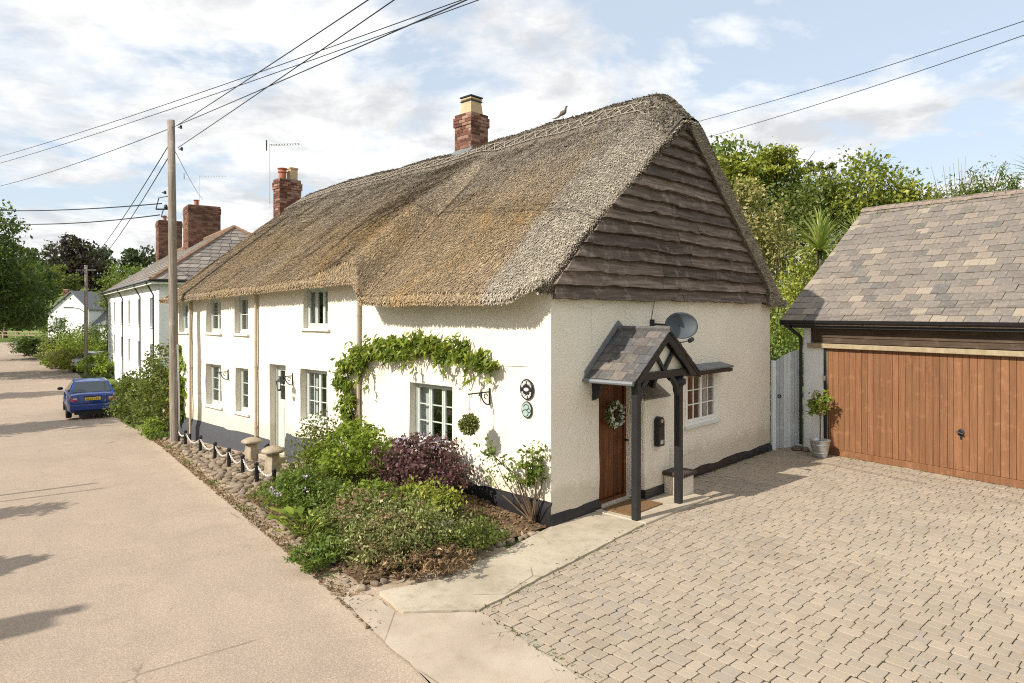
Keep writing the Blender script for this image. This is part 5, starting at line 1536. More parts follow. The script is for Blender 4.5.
# climbing rose at the corner
def rose():
    o = empty('climbing_rose', hloc(-.14, .22, .12), 0, label='sparse leggy rose growing up the corner of the cottage', cat='rose')
    m = MB(); tips = []
    for k in range(9):
        a = rnd.uniform(-.45, .45); tip = Vector((-.25 + a * .9 * 1.0 - .05, a * -.35 + rnd.uniform(-.12, .05), rnd.uniform(.55, 1.0))); tips.append(tip)
    tips += [Vector((-.42, .1, .8)), Vector((-.34, .06, .55)), Vector((.02, -.08, .95)), Vector((.06, -.1, .7))]
    stems(m, (0, 0, -.05), tips, .011, .004, 5, .12); m.build('stem', M['stem_brown'], o)
    pts = np.concatenate([np.array(t) + nr.normal(0, .075, (26, 3)) for t in tips] + [lobes_points([(.0, -.05, .66, .17, .12, .26)], 330, 10, .3, .8)])
    leaf_cards('foliage', pts, .065, 'leaf_mid', o, .3, .55); leaf_cards('foliage', pts[-200:], .065, 'leaf_bright', o, .3, .55)
rose()
def vine():
    o = empty('wall_vine', (*H(0, 0), 0), H_ROT, label='leafy climbing vine trained along the wall over the window nearest the corner', cat='vine')
    m = MB(); m.tube([(-.06, 4.75, .15), (-.08, 4.72, .8), (-.05, 4.85, 1.4), (-.07, 4.7, 2.0), (-.06, 4.3, 2.28), (-.07, 3.4, 2.32), (-.06, 2.4, 2.38), (-.06, 1.5, 2.34), (-.05, 1.05, 2.22)], [.035, .03, .028, .026, .024, .02, .016, .012, .006], 7)
    m.tube([(-.07, 4.73, .7), (-.1, 4.95, 1.2), (-.06, 5.1, 1.8), (-.06, 5.2, 2.1)], [.02, .018, .012, .006], 6); m.build('stem', M['stem_brown'], o, smooth=True)
    lob = []
    for t, z, ry, rz_ in ((1.12, 2.26, .14, .12), (1.42, 2.34, .22, .17), (1.85, 2.46, .26, .22), (2.3, 2.42, .24, .26), (2.62, 2.5, .2, .2), (3.0, 2.52, .3, .28), (3.42, 2.40, .22, .24), (3.8, 2.44, .3, .3), (4.2, 2.36, .28, .28), (4.55, 2.28, .26, .26), (4.8, 2.1, .28, .24), (5.15, 2.0, .24, .2), (5.2, 1.68, .26, .2), (4.95, 1.45, .24, .22), (5.12, 1.15, .2, .22), (4.85, .9, .18, .2)):
        lob.append((-.13, t, z, .16, ry, rz_))
    pts = lobes_points(lob, 4600, 10, .34, .95); sh = []
    for k in range(34):      # trailing shoots
        b = lob[rnd.randrange(len(lob))]; y0, z0 = b[1] + rnd.gauss(0, .15), b[2] + rnd.gauss(0, .1); a = rnd.uniform(-2.6, .6)
        for i in range(rnd.randrange(8, 20)): sh.append((-.08 - .01 * i + rnd.gauss(0, .02), y0 + .026 * i * math.cos(a) + rnd.gauss(0, .02), z0 + .026 * i * math.sin(a) + rnd.gauss(0, .02)))
    pts = np.concatenate([pts, np.array(sh)]); pts[:, 0] = np.minimum(pts[:, 0], -.02)
    n = len(pts); dirs = np.stack([-nr.uniform(.1, .7, n), nr.normal(0, .5, n), -nr.uniform(.1, .9, n)], 1)
    h = nr.random(n) < .5
    leaf_cards('foliage', pts[h], .12, 'leaf_bright', o, .2, .34, dirs=dirs[h]); leaf_cards('foliage', pts[~h][::2], .11, 'leaf_mid', o, .2, .34, dirs=dirs[~h][::2]); leaf_cards('foliage', pts[~h][1::2], .11, 'leaf_yellow', o, .2, .34, dirs=dirs[~h][1::2])
    m = MB(); m.tube([(-.01, 1.1, 2.28), (-.012, .45, 2.3)], .003, 4); m.build('training_wire', M['galv'], o)
vine()

# cobbled verge, staddle stones, posts with chain
def cobbles():
    v = bpy.data.objects['verge']
    meshes = []
    for k in range(6):
        m = MB(); r3 = random.Random(k); n = 8
        m.lathe([(.09, -.05), (.11, 0), (.098, .04), (.05, .062)], n=n, wob=.10 + .02 * k); meshes.append(m.mesh('cobble', M['stone'], smooth='auto', bevel=.005))
    cnt = 0; r3 = random.Random(5); pts = []
    tries = 0
    while cnt < 290 and tries < 14000:
        tries += 1
        q = r3.uniform(4.3, 13.2); p = r3.uniform(-3.12, -1.75)
        s, t = to_h(*PQ(p, q))
        if s > -.28 or (p > -2.55 and r3.random() < .75): continue
        if any((p - a) ** 2 + (q - b) ** 2 < .0155 for a, b in pts): continue
        pts.append((p, q)); x, y = PQ(p, q)
        o = mesh_obj('cobble', r3.choice(meshes), v); o.location = (x, y, gz(x, y) + .012 + r3.uniform(-.012, .02)); o.rotation_euler = (r3.gauss(0, .14), r3.gauss(0, .14), r3.random() * 6.28)
        sc = r3.uniform(.45, .88); o.scale = (sc * r3.uniform(.9, 1.35), sc, sc * r3.uniform(.8, 1.3)); cnt += 1
    print('cobbles', cnt)
cobbles()
def verge_debris():
    v = bpy.data.objects['verge']
    q = nr.uniform(-1.5, 14, 3800); p = -3.42 + np.abs(nr.normal(0, .16, 3800))
    pts = np.array([(*PQ(a, b), float(hq(b)) + .012) for a, b in zip(p, q)])
    leaf_cards('verge_litter', pts, .045, 'leaf_dry', v, 1.6, .5, kind='stuff')
    q = nr.uniform(-1.0, 14, 900); p = -3.36 + np.abs(nr.normal(0, .10, 900)); k = (np.sin(q * 2.3) + np.sin(q * 5.1 + 1)) > .9
    pts = np.array([(*PQ(a, b), float(hq(b)) + .03) for a, b in zip(p[k], q[k])])
    leaf_cards('verge_weeds', pts, .07, 'grass', v, .2, .25, kind='stuff')
verge_debris()
def joint_weeds():
    pts = []
    for (a, b, n, sp) in ((A, pathE, 160, .06), (H(3.0, -.06), H(7.5, -.06), 220, .05), (G(-.6, -.1), G(4.3, -.1), 130, .05), (A, PQ(-2.3, -4.5), 120, .07)):
        for k in range(n):
            f = rnd.random(); pts.append((a[0] + (b[0] - a[0]) * f + rnd.gauss(0, sp), a[1] + (b[1] - a[1]) * f + rnd.gauss(0, sp), .025 + abs(rnd.gauss(0, .008))))
    for k in range(420):
        x, y = rnd.uniform(-.3, 9), rnd.uniform(5, 14)
        if inside((x, y), drive_poly) and mnoise.noise((x * .8, y * .8, 5)) > .12: pts.append((x, y, .02))
    leaf_cards('joint_weeds', np.array(pts), .035, 'leaf_olive', drive, .6, .4, kind='stuff')
joint_weeds()
def staddle(s, t, h, label):
    o = empty('staddle_stone', hloc(s, t, -.02), H_ROT + .2, label=label, cat='staddle stone')
    m = MB(); pts = []
    for z, w in ((0, .14), (.1 * h, .135), (h * .5, .11), (h * .75, .09)): pts += [(-w, -w, z), (w, -w * .95, z), (w * .96, w, z), (-w, w * .97, z)]
    m.add(pts, [(i * 4 + k, i * 4 + (k + 1) % 4, i * 4 + 4 + (k + 1) % 4, i * 4 + 4 + k) for i in range(3) for k in range(4)] + [(3, 2, 1, 0), (12, 13, 14, 15)]); m.build('pillar', M['staddle'], o, bevel=.025, seg=2)
    m = MB(); m.lathe([(.10, h * .735), (.20, h * .77), (.235, h * .82), (.215, h * .88), (.13, h * .96), (.03, h)], n=22, wob=.025); m.build('cap', M['staddle'], o, smooth=True)
staddle(-.42, 8.42, .54, 'mushroom-shaped staddle stone left of the white door, the farther of the two')
staddle(-.85, 6.60, .60, 'mushroom-shaped staddle stone nearest the flower bed')
# an empty stone trough box by the door
m = MB(); m.box(-.2, .2, -.12, .12, 0, .2); tb = m.build('stone_trough', M['concrete'], None, bevel=.015); tb.location = hloc(-.40, 6.35, .0); tb.rotation_euler.z = H_ROT + R(90); tag(tb, 'small pale stone block by the wall behind the near staddle stone', 'stone block')
posts = [(-2.96, 12.0), (-2.91, 11.25), (-2.80, 9.98), (-2.73, 8.72), (-2.67, 7.66), (-2.64, 6.62), (-2.62, 5.62), (-2.55, 4.75)]
ords = ['first post from the flower bed', 'second post from the flower bed', 'third post from the flower bed', 'fourth post from the flower bed', 'fifth post from the flower bed', 'sixth post from the flower bed', 'seventh post from the flower bed', 'last post, beside the telegraph pole']
pm = MB(); pm.lathe([(.042, -.1), (.04, 0), (.036, .36), (.044, .37), (.044, .40), (.02, .425)], n=10); pmesh = pm.mesh('post', M['black_paint'], smooth='auto')
ring = MB(); ring.tube([(.02 * math.cos(a), -.05, .33 + .02 * math.sin(a)) for a in [k * .63 for k in range(11)]], .005, 5); rmesh = ring.mesh('ring', M['black_iron'])
tops = []
for k, (p, q) in enumerate(posts):
    x, y = PQ(p, q); z = gz(x, y)
    o = empty('chain_post', (x, y, z), 0, label='short black chain post on the cobbled verge, ' + ords[len(posts) - 1 - k], cat='post', group='chain posts along the verge')
    mesh_obj('shaft', pmesh, o); mesh_obj('ring', rmesh, o); o.rotation_euler = (rnd.gauss(0, .03), rnd.gauss(0, .03), rnd.random())
    tops.append(Vector((x, y, z + .35)))
m = MB()
for a, b in zip(tops[:-1], tops[1:]):
    n = max(10, int((b - a).length / .045)); pts = []
    for i in range(n + 1):
        f = i / n; p = a.lerp(b, f); p.z -= .17 * 4 * f * (1 - f) * (1 if (b - a).length > .9 else .7); pts.append(p)
    for i in range(n):
        c = (pts[i] + pts[i + 1]) / 2; d = (pts[i + 1] - pts[i]).normalized(); s = Vector((0, 0, 1)) if i % 2 else d.cross(Vector((0, 0, 1))); s = (s - d * s.dot(d)).normalized()
        m.tube([c + d * .034 * math.cos(t) + s * .017 * math.sin(t) for t in [j * math.pi / 3 for j in range(7)]], .0045, 4, False)
tag(m.build('swag_chain', M['chain_white'], None), 'white chain hung in swags between the short black posts', 'chain')

# ================================================================== POLES AND WIRES
def pole(name, label, x, y, z, h, r, lean=(0, 0)):
    o = empty(name, (x, y, z), 0, label=label, cat='pole')
    m = MB(); m.tube([(lean[0] * f, lean[1] * f, h * f) for f in (-.05, 0, .25, .5, .75, 1)], [r * 1.08, r * 1.05, r, r * .93, r * .86, r * .78], 14); m.build('shaft', M['pole_wood'], o, smooth=True)
    return o
PX, PY = -8.86, 17.95
PZ = gz(PX, PY); PT = 8.15
mp_ = pole('telegraph_pole', 'tall weathered wooden telegraph pole at the far end of the cottage', PX, PY, PZ, PT - PZ, .115, (-.10, 0))
m = MB(); m.tube([(.13, -.03, .2), (.12, -.05, 1.6), (.10, -.07, 2.6)], .022, 8); m.build('cable_guard', M['galv'], mp_)
def insul(x, y, z, parent):
    m = MB(); m.tube([(x - .08, y, z), (x, y, z)], .012, 6); m.lathe([(.02, -.04), (.035, -.03), (.03, 0), (.035, .02), (.02, .05)], (x, y, z), 10); m.build('insulator', M['black_plastic'], parent)
for dx, dy, z in ((.16, 0, PT - PZ - .18), (.17, .02, PT - PZ - .75), (-.26, 0, PT - PZ - 1.9)): insul(dx, dy, z, mp_)
m = MB(); m.tube([(-.5, 0, 6.15), (.02, 0, 6.15)], .02, 6); m.tube([(-.5, 0, 6.15), (-.42, 0, 6.45), (-.12, 0, 6.5)], .014, 6); m.tube([(-.3, 0, 6.15), (-.36, 0, 5.95), (-.1, 0, 5.9)], .014, 6); m.lathe([(.04, 0), (.05, .05), (.03, .12)], (-.24, 0, 6.15), 10); m.build('cable_bracket', M['black_iron'], mp_)
FPX, FPY = PQ(-3.0, 48.0); fz = gz(FPX, FPY)
H_FP = 6.38 - fz
fp = pole('telegraph_pole', 'distant thin telegraph pole beyond the white terrace', FPX, FPY, fz, H_FP, .13)
m = MB(); m.tube([(-.7, 0, H_FP - .35), (.7, 0, H_FP - .35)], .05, 6); m.build('cross_arm', M['pole_wood'], fp)
m = MB(); m.tube([(0, 0, H_FP - 3.3), (-.5, 0, H_FP - 3.0), (-1.0, 0, H_FP - 2.95)], .035, 6); m.box(-1.5, -.9, -.1, .1, H_FP - 3.0, H_FP - 2.9); m.build('street_light', M['galv'], fp)
def wire(label, a, b, sag, r=.012):
    a, b = Vector(a), Vector(b); n = 28; m = MB()
    m.tube([tuple(a.lerp(b, i / n) - Vector((0, 0, sag * 4 * (i / n) * (1 - i / n)))) for i in range(n + 1)], r, 5)
    tag(m.build('overhead_wire', M['wire'], None), label, 'wire', 'overhead wires')
def at(u, v, y): return ((u - 512) / 683 * y, y, CAM_H + (312.5 - v) / 683 * y)
def through(a, u, v, y, k):        # start a, passing the given far point, carried on k times further
    a = Vector(a); b = Vector(at(u, v, y)); return tuple(a + (b - a) * k)
pt = (PX + .08, PY, PT - .12)
wire('upper of two thick wires leaving the near pole top to the upper right', pt, through(pt, 366, 0, 9, 1.5), .02, .009)
wire('lower of two thick wires leaving the near pole top to the upper right', (PX + .08, PY, PT - .72), through((PX + .08, PY, PT - .72), 392, 0, 9, 1.5), .02, .009)
pk = (PX - .1, PY, PT - .2)
wire('thickest wire running right from the near pole across the sky', pk, through(pk, 461, 0, 8, 1.5), .03, .009)
wire('thick wire running left from the near pole top to the frame edge', pk, through(pk, 0, 181, 30, 1.5), .25, .010)
for lb, ya, yb, va, vb in (('upper of two thin wires crossing the whole left sky', 34, 12, 164, -2), ('lower of two thin wires crossing the whole left sky', 34, 12, 171, -2)):
    a = at(-60, va + 8, ya); b = at(445 if 'lower' in lb else 428, vb, yb); b2 = tuple(Vector(a) + (Vector(b) - Vector(a)) * 1.3); wire(lb, a, b2, .35, .009)
lb0 = (PX - .35, PY, PZ + 6.3)
wire('upper wire going left from the bracket on the near pole', lb0, at(-40, 209, 26), .12, .016)
wire('lower wire going left from the bracket on the near pole', (PX - .4, PY, PZ + 6.0), at(-30, 221, 26), .18, .016)
wire('left one of two wires from the near pole down to the distant pole', (PX - .1, PY, PT - .55), (FPX - .3, FPY, fz + H_FP - .3), .35, .013)
wire('right one of two wires from the near pole down to the distant pole', (PX - .1, PY, PT - .85), (FPX + .3, FPY, fz + H_FP - .3), .35, .013)
wire('thin service wire from the near pole to the terrace chimney', (PX, PY, PT - .8), at(203, 200, 40), .1, .008)
wire('upper of two wires above the trees on the right', at(560, 152, 40), at(1200, -40, 16), .5, .012)
wire('lower of two wires above the trees on the right', at(560, 172, 40), at(1200, -28, 16), .5, .012)

# ================================================================== WHITE TERRACE DOWN THE ROAD
def terrace():
    zb = -.57
    o = empty('white_terrace', (*PQ(-1.6, 25.1), zb), R_ROT, label='white two-storey slate-roofed terrace down the road beyond the thatched cottage', cat='house')
    # local x across (p), y along (q)
    Lh, W, ze = 24.0, 8.0, 5.05
    wins = []
    for y in (2.0, 6.4, 10.6, 14.6, 19.0, 22.0):
        wins += [(y, y + .85, 3.0, 4.35), (y, y + .85, .9, 2.2)]
    wmap = lambda u, n, v: (-n, u, v)
    wall_with_openings('wall', wmap, 0, Lh, -.9, ze + .1, wins, .18, M['white_render'], o, .8, .0)
    m = MB(); m.box(.0, W, -.0, .2, -.9, ze + .1); m.build('wall', M['white_render'], o)
    m = MB(); m.box(.0, W, Lh - .2, Lh, -.9, ze + .1); m.box(W - .2, W - .001, .2, Lh - .2, -.9, ze + .1); m.build('wall', M['white_render'], o)
    for w in wins: window(wmap, *w, 1, 2, 2, o, depth=.16, curtain=None, paint='mid_grey')
    # hipped roof: near end hip, far end hip
    ov = .35; zr_ = 8.0; e = ze
    A_, B_, C_, D_ = (-ov, -ov, e), (W + ov, -ov, e), (W + ov, Lh + ov, e), (-ov, Lh + ov, e)
    R0, R1 = (W / 2, 4.0, zr_), (W / 2, Lh - 1.0, zr_)
    m = MB(); m.add([A_, B_, C_, D_, R0, R1], [(0, 4, 5, 3), (0, 1, 4), (1, 2, 5, 4), (2, 3, 5)]); rf = m.build('roof', M['timber_dark'], o)
    # slates laid in real overlapping courses
    mass = MB(); var = []
    def courses(P0, P1, Q1, Q0, n, wsl):
        P0, P1, Q1, Q0 = map(Vector, (P0, P1, Q1, Q0)); nrm = (P1 - P0).cross(Q0 - P0).normalized()
        if nrm.z < 0: nrm = -nrm
        for i in range(n):
            f0, f1 = i / n, min(1, (i + 1.25) / n)
            a, b, c, d = P0.lerp(Q0, f0), P1.lerp(Q1, f0), P1.lerp(Q1, f1), P0.lerp(Q0, f1)
            k = max(1, int((b - a).length / wsl)); off = .5 * (i % 2)
            cuts = sorted(set([0.0] + [(j + off) / k for j in range(k + 1) if 0 < (j + off) / k < 1] + [1.0]))
            for u0, u1 in zip(cuts[:-1], cuts[1:]):
                g = .012 / max(.1, (b - a).length)
                mass.prism([tuple(a.lerp(b, u0 + g) + nrm * .05), tuple(a.lerp(b, u1 - g) + nrm * .05), tuple(d.lerp(c, u1 - g) + nrm * .02), tuple(d.lerp(c, u0 + g) + nrm * .02)], tuple(nrm * .018)); var.extend([rnd.random()] * 6)
    courses(A_, B_, R0, R0, 15, .42); courses(D_, A_, R0, R1, 15, .42)
    so = mass.build('slate_mass', M['row_slate'], rf); a = so.data.attributes.new('var', 'FLOAT', 'FACE'); a.data.foreach_set('value', var); tag(so, kind='stuff')
    for p0, p1 in ((A_, R0), (B_, R0), (R0, R1)):
        p0, p1 = Vector(p0), Vector(p1); k = int((p1 - p0).length / .42)
        for i in range(k):
            s, t = p0.lerp(p1, i / k), p0.lerp(p1, (i + .97) / k)
            m = MB(); m.tube([tuple(s + Vector((0, 0, .05))), tuple(t + Vector((0, 0, .065)))], .11, 6); m.build('hip_tile', M['terracotta_ridge'], rf)
    m = MB(); m.box(-ov, -ov + .03, -ov, Lh + ov, e - .16, e - .005); m.box(-ov, W + ov, -ov, -ov + .03, e - .16, e - .006); m.build('fascia', M['white_paint'], o)
    m = MB(); m.tube([(-ov - .05, -ov, e - .02), (-ov - .05, Lh + ov, e - .02)], .055, 6); m.tube([(-ov, -ov - .05, e - .02), (W + ov, -ov - .05, e - .02)], .055, 6); m.build('gutter', M['black_plastic'], o)
    for y in (.9, 5.4, 13.2, 23.4):
        m = MB(); m.tube([(-ov - .05, y, e - .05), (-.1, y + .12, e - .6), (-.09, y + .12, -.2)], .032, 6); m.build('downpipe', M['black_plastic'], o)
    for (y0, y1, x0, x1, zt, pots) in ((11.3, 13.0, 3.1, 4.9, 10.1, (4.0,)), (25.0 - 1.4, 25.0, 3.2, 4.8, 10.55, (4.0,))):
        c = brick_stack('chimney', o, x0, x1, y0, y1, 7.0, zt, 'brick_brown', 'mortar_dark', bw=.3, bh=.1, j=.014)
        for px in pots:
            m = MB(); m.lathe([(.16, 0), (.14, .1), (.13, .35), (.18, .38), (.18, .42), (.1, .44)], (px - .3, (y0 + y1) / 2, zt - .02), 12); m.build('chimney_pot', M['terracotta'], c, smooth='auto')
    # hanging basket bracket on the front
    return o
terrace()
x, y = PQ(2.2, 37.0); aerial('roof_aerial', 'television aerial standing on the large chimney of the white terrace', x, y, 8.8, 11.4, R(0), 1.6, 10, .9)
def far_house():
    zb = -1.2
    x, y = -65.0, 100.0
    o = empty('gabled_house', (x, y, zb), R(-6), label='small white gabled house far down the road beneath the trees', cat='house')
    W, Dp, ze, zr_ = 6.4, 8.0, 4.3, 7.2
    m = MB(); m.prism([(-W / 2, 0, 0), (W / 2, 0, 0), (W / 2, 0, ze + .6), (.6, 0, zr_), (-W / 2, 0, ze)], (0, Dp, 0)); m.build('wall', M['white_render'], o)
    for a, b in (((-W / 2 - .3, ze - .3), (.6, zr_ + .12)), ((W / 2 + .3, ze + .3), (.6, zr_ + .12))):
        m = MB(); m.prism([(a[0], -.3, a[1]), (b[0], -.3, b[1]), (b[0], -.3, b[1] + .16), (a[0], -.3, a[1] + .16)], (0, Dp + .6, 0)); m.build('roof', M['lead'], o)
    w = window(lambda u, n, v: (u, -n, v), -1.9, -.5, 2.0, 3.5, 2, 3, 1, o, depth=-.02, curtain=None, paint='mid_grey')
    brick_stack('chimney', o, -.85, -.15, .1, .7, 5.8, 7.7, 'brick_red', 'mortar', bw=.3, bh=.12)
    m = MB(); m.box(1.2, 6.2, 1.0, 6.0, 0, 2.6); m.build('wall', M['white_render'], o)
    m = MB(); m.prism([(1.0, .6, 2.5), (6.4, .6, 2.5), (5.6, 3.4, 4.4), (1.9, 3.4, 4.4)], (0, .1, .12)); m.build('roof', M['lead'], o)
far_house()
def shed_house():
    x, y = PQ(-.6, 52.2); o = empty('white_outhouse', (x, y, -.57), R_ROT, label='low white building just beyond the far end of the white terrace', cat='building')
    m = MB(); m.box(0, 4, 0, 5, 0, 3.1); m.build('wall', M['white_render'], o)
    m = MB(); m.prism([(-.3, -.3, 3.05), (4.3, -.3, 3.05), (2, -.3, 4.5)], (0, 5.6, 0)); m.build('roof', M['lead'], o)
    brick_stack('chimney', o, 1.5, 2.3, 2, 2.7, 4.0, 6.3, 'brick_brown', 'mortar_dark', bw=.3, bh=.12)
shed_house()

# ================================================================== CARS
def car(name, label, loc, rz, paint, plate=True):
    o = empty(name, loc, rz, label=label, cat='car')
    secs = [(0, .68, .32, .90), (.05, .76, .28, .97), (.22, .82, .24, 1.0), (.6, .855, .2, 1.0), (1.3, .865, .19, .98), (2.6, .865, .19, .96), (3.15, .86, .19, .94), (3.7, .84, .2, .86), (4.1, .79, .22, .76), (4.32, .68, .28, .62), (4.38, .5, .34, .52)]
    m = MB(); n = 12
    for (y, hw, z0, z1) in secs:
        h = [(hw * .82, z0), (hw * .97, z0 + .1), (hw, z0 + .30 * (z1 - z0) + .06), (hw * .985, z1 - .16), (hw * .93, z1 - .03), (hw * .55, z1 + .012)]
        m.v += [(a, y, b) for a, b in h] + [(-a, y, b) for a, b in h[::-1]]
    for i in range(len(secs) - 1):
        for k in range(n): m.f.append((i * n + k, i * n + (k + 1) % n, (i + 1) * n + (k + 1) % n, (i + 1) * n + k))
    m.f += [tuple(range(n))[::-1], tuple((len(secs) - 1) * n + k for k in range(n))]
    body = m.build('body', M[paint], o, smooth='auto')
    m = MB()
    bot = [(-.78, .34, .985), (.78, .34, .985), (.79, 3.2, .93), (-.79, 3.2, .93)]; top = [(-.58, 1.02, 1.39), (.58, 1.02, 1.39), (.56, 2.35, 1.41), (-.56, 2.35, 1.41)]
    m.add(bot + top + [(0, 1.6, 1.45)], [(0, 1, 5, 4), (1, 2, 6, 5), (2, 3, 7, 6), (3, 0, 4, 7), (4, 5, 8), (5, 6, 8), (6, 7, 8), (7, 4, 8)]); m.build('cabin', M[paint], o, smooth=False, bevel=.03, seg=2)
    def pane(nm, q0, q1, s0, s1, ins, off):
        q = [Vector(v) for v in (q0, q1, s1, s0)]; c = sum(q, Vector()) / 4; nn = (q[1] - q[0]).cross(q[3] - q[0]).normalized()
        if nn.dot(c - Vector((0, 1.7, 1.1))) < 0: nn = -nn
        p = MB(); p.poly([tuple(v.lerp(c, ins) + nn * off) for v in q]); p.build(nm, M['car_glass'], o)
    pane('rear_window', bot[0], bot[1], top[0], top[1], .14, .012); pane('windscreen', bot[2], bot[3], top[2], top[3], .12, .012)
    for s in (0, 1):
        i, j = (1, 2) if s == 0 else (0, 3)
        b0, b1, t0, t1 = map(Vector, (bot[i], bot[j], top[i], top[j]))
        for f0, f1 in ((.12, .46), (.48, .84)): pane('side_window', tuple(b0.lerp(b1, f0)), tuple(b0.lerp(b1, f1)), tuple(t0.lerp(t1, max(.02, f0 - .1))), tuple(t0.lerp(t1, min(.98, f1 + .12))), .13, .014)
    for s in (-1, 1):
        m = MB(); m.add([(s * .70, -.012, .72), (s * .50, -.015, .74), (s * .50, .02, .90), (s * .73, .04, .90), (s * .80, .2, .84), (s * .795, .15, .74)], [(0, 1, 2, 3), (0, 3, 4, 5)]); m.build('tail_light', M['tail_red'], o)
        m = MB(); m.box(min(s * .53, s * .66), max(s * .53, s * .66), -.025, -.014, .79, .84); m.build('reverse_light', M['tail_clear'], o)
        m = MB(); m.box(min(s * .48, s * .72), max(s * .48, s * .72), -.045, -.02, .42, .46); m.build('reflector', M['tail_red'], o)
        m = MB(); m.lathe([(.03, 0), (.08, .02), (.085, .1), (.03, .13)], (0, 0, 0), 10); mr = m.build('wing_mirror', M['black_plastic'], o); mr.location = (s * .98, 2.75, .93); mr.scale = (1.2, .6, 1)
        for yy in (.78, 3.45):
            t = MB(); t.lathe([(.17, -.1), (.27, -.1), (.305, -.07), (.31, 0), (.305, .07), (.27, .1), (.17, .1)], n=24); ty = t.build('wheel', M['rubber'], o, smooth='auto'); ty.rotation_euler = (0, R(90), 0); ty.location = (s * .76, yy, .305)
            t = MB(); t.lathe([(.03, .0), (.18, .02), (.19, .07), (.17, .10), (.16, .05), (.03, .05)], n=20); rm = t.build('rim', M['galv'], ty, smooth='auto')
            if s < 0: rm.rotation_euler = (R(180), 0, 0)
    m = MB(); m.box(-.76, .76, -.07, .1, .36, .60); m.build('bumper', M[paint], o, bevel=.04, seg=2)
    m = MB(); m.box(-.60, .60, -.02, .3, .20, .36); m.build('undertray', M['rubber'], o)
    m = MB(); m.box(-.70, .70, -.012, .004, .615, .625)
    for s in (-1, 1):
        m.box(min(s * .46, s * .468), max(s * .46, s * .468), -.006, .02, .63, .95)
        for yy in (1.25, 2.1): m.box(min(s * .84, s * .872), max(s * .84, s * .872), yy, yy + .012, .35, .9)
    m.build('panel_gap', M['rubber'], o)
    for s in (-1, 1):
        for yy in (1.35, 2.2): m = MB(); m.box(min(s * .85, s * .885), max(s * .85, s * .885), yy, yy + .16, .80, .83); m.build('door_handle', M[paint], o, bevel=.006)
    if plate:
        m = MB(); m.box(-.26, .26, -.03, -.012, .735, .85); pl = m.build('number_plate', M['plate_yellow'], o, bevel=.004)
        m = MB()
        for i in range(7):
            x = -.215 + i * .058 + (.03 if i > 3 else 0); m.box(x, x + .012, -.034, -.031, .755, .83); m.box(x + .012, x + .034, -.034, -.031, .82 if i % 2 else .755, .832 if i % 2 else .767); m.box(x + .026, x + .036, -.0338, -.031, .755, .79 if i % 3 else .83)
        m.build('lettering', M['black_paint'], pl)
        m = MB(); m.box(-.3, .3, -.02, .0, .885, .905); m.build('trim_strip', M['black_plastic'], o)
    return o
cx, cy = PQ(-4.15, 23.4)
car('parked_car', 'blue car parked with its rear towards us beside the roadside bushes', (cx, cy, gz(cx, cy) + .003), R_ROT, 'car_blue')
cx, cy = PQ(-3.1, 50.6)
car('parked_car', 'pale silver car half hidden behind shrubs far down the road', (cx, cy, gz(cx, cy) + .003), R_ROT + R(-25), 'car_silver', False)

# ================================================================== ROADSIDE BUSHES AND TREES
def pqloc(p, q, dz=0): x, y = PQ(p, q); return (x, y, gz(x, y) + dz)
shrub('roadside_bush', 'large leafy bush between the blue car and the telegraph pole', 'bush', pqloc(-2.75, 15.6),
      [(0, 0, 1.0, .95, .95, 1.0), (-.75, 1.0, .8, .8, .9, .9), (-.9, 2.2, .6, .8, .9, .8), (.15, -.1, 2.2, .75, .75, .75), (-.5, .8, 1.7, .7, .7, .6), (-.7, .9, .7, .5, .5, .6), (.5, -.5, .9, .6, .6, .8), (-.1, .1, .35, 1.0, .9, .4)], 9000, .10, 'leaf_olive', spread=.17, rs=.03)
shrub('roadside_bush', 'tall climbing leafy bush right beside the telegraph pole', 'bush', pqloc(-2.55, 13.3),
      [(0, 0, .9, .35, .35, .7), (0, 0, 1.75, .36, .36, .55), (-.1, .1, 2.2, .28, .28, .35)], 2600, .13, 'leaf_bright', spread=.2, aspect=.7)
shrub('roadside_bush', 'brownish dying bush between the leafy bush and the telegraph pole', 'bush', pqloc(-2.45, 14.2),
      [(0, 0, .8, .4, .4, .8), (0, 0, 1.8, .3, .3, .5)], 1300, .09, 'leaf_dry', clump=10, spread=.25)
shrub('roadside_bush', 'small bright green bush at the foot of the large roadside bush', 'bush', pqloc(-3.25, 14.4),
      [(0, 0, .25, .35, .35, .3), (.2, -.3, .2, .3, .3, .2)], 1400, .07, 'leaf_bright')
shrub('roadside_bush', 'leafy bush overhanging the rear corner of the blue car', 'bush', pqloc(-3.2, 20.2),
      [(0, 0, .7, .6, .6, .7), (.2, -.3, 1.3, .5, .5, .5), (.3, -.6, .5, .5, .5, .5)], 3000, .10, 'leaf_olive', spread=.22, rs=.03)
shrub('verge_grass', 'tuft of grass and weeds on the road edge before the telegraph pole', 'grass tuft', pqloc(-3.05, 13.3),
      [(0, 0, .08, .5, .4, .12), (-.3, .5, .06, .4, .4, .1)], 1500, .10, 'grass', aspect=.15, up=.1, stem=False)
shrub('roadside_bush', 'bright green bush beyond the blue car in front of the terrace', 'bush', pqloc(-2.5, 26.0),
      [(0, 0, .6, .9, .9, .7), (.3, -1.2, .7, .8, .9, .7), (-.1, 1.4, .5, .8, .9, .6)], 4200, .13, 'leaf_bright')
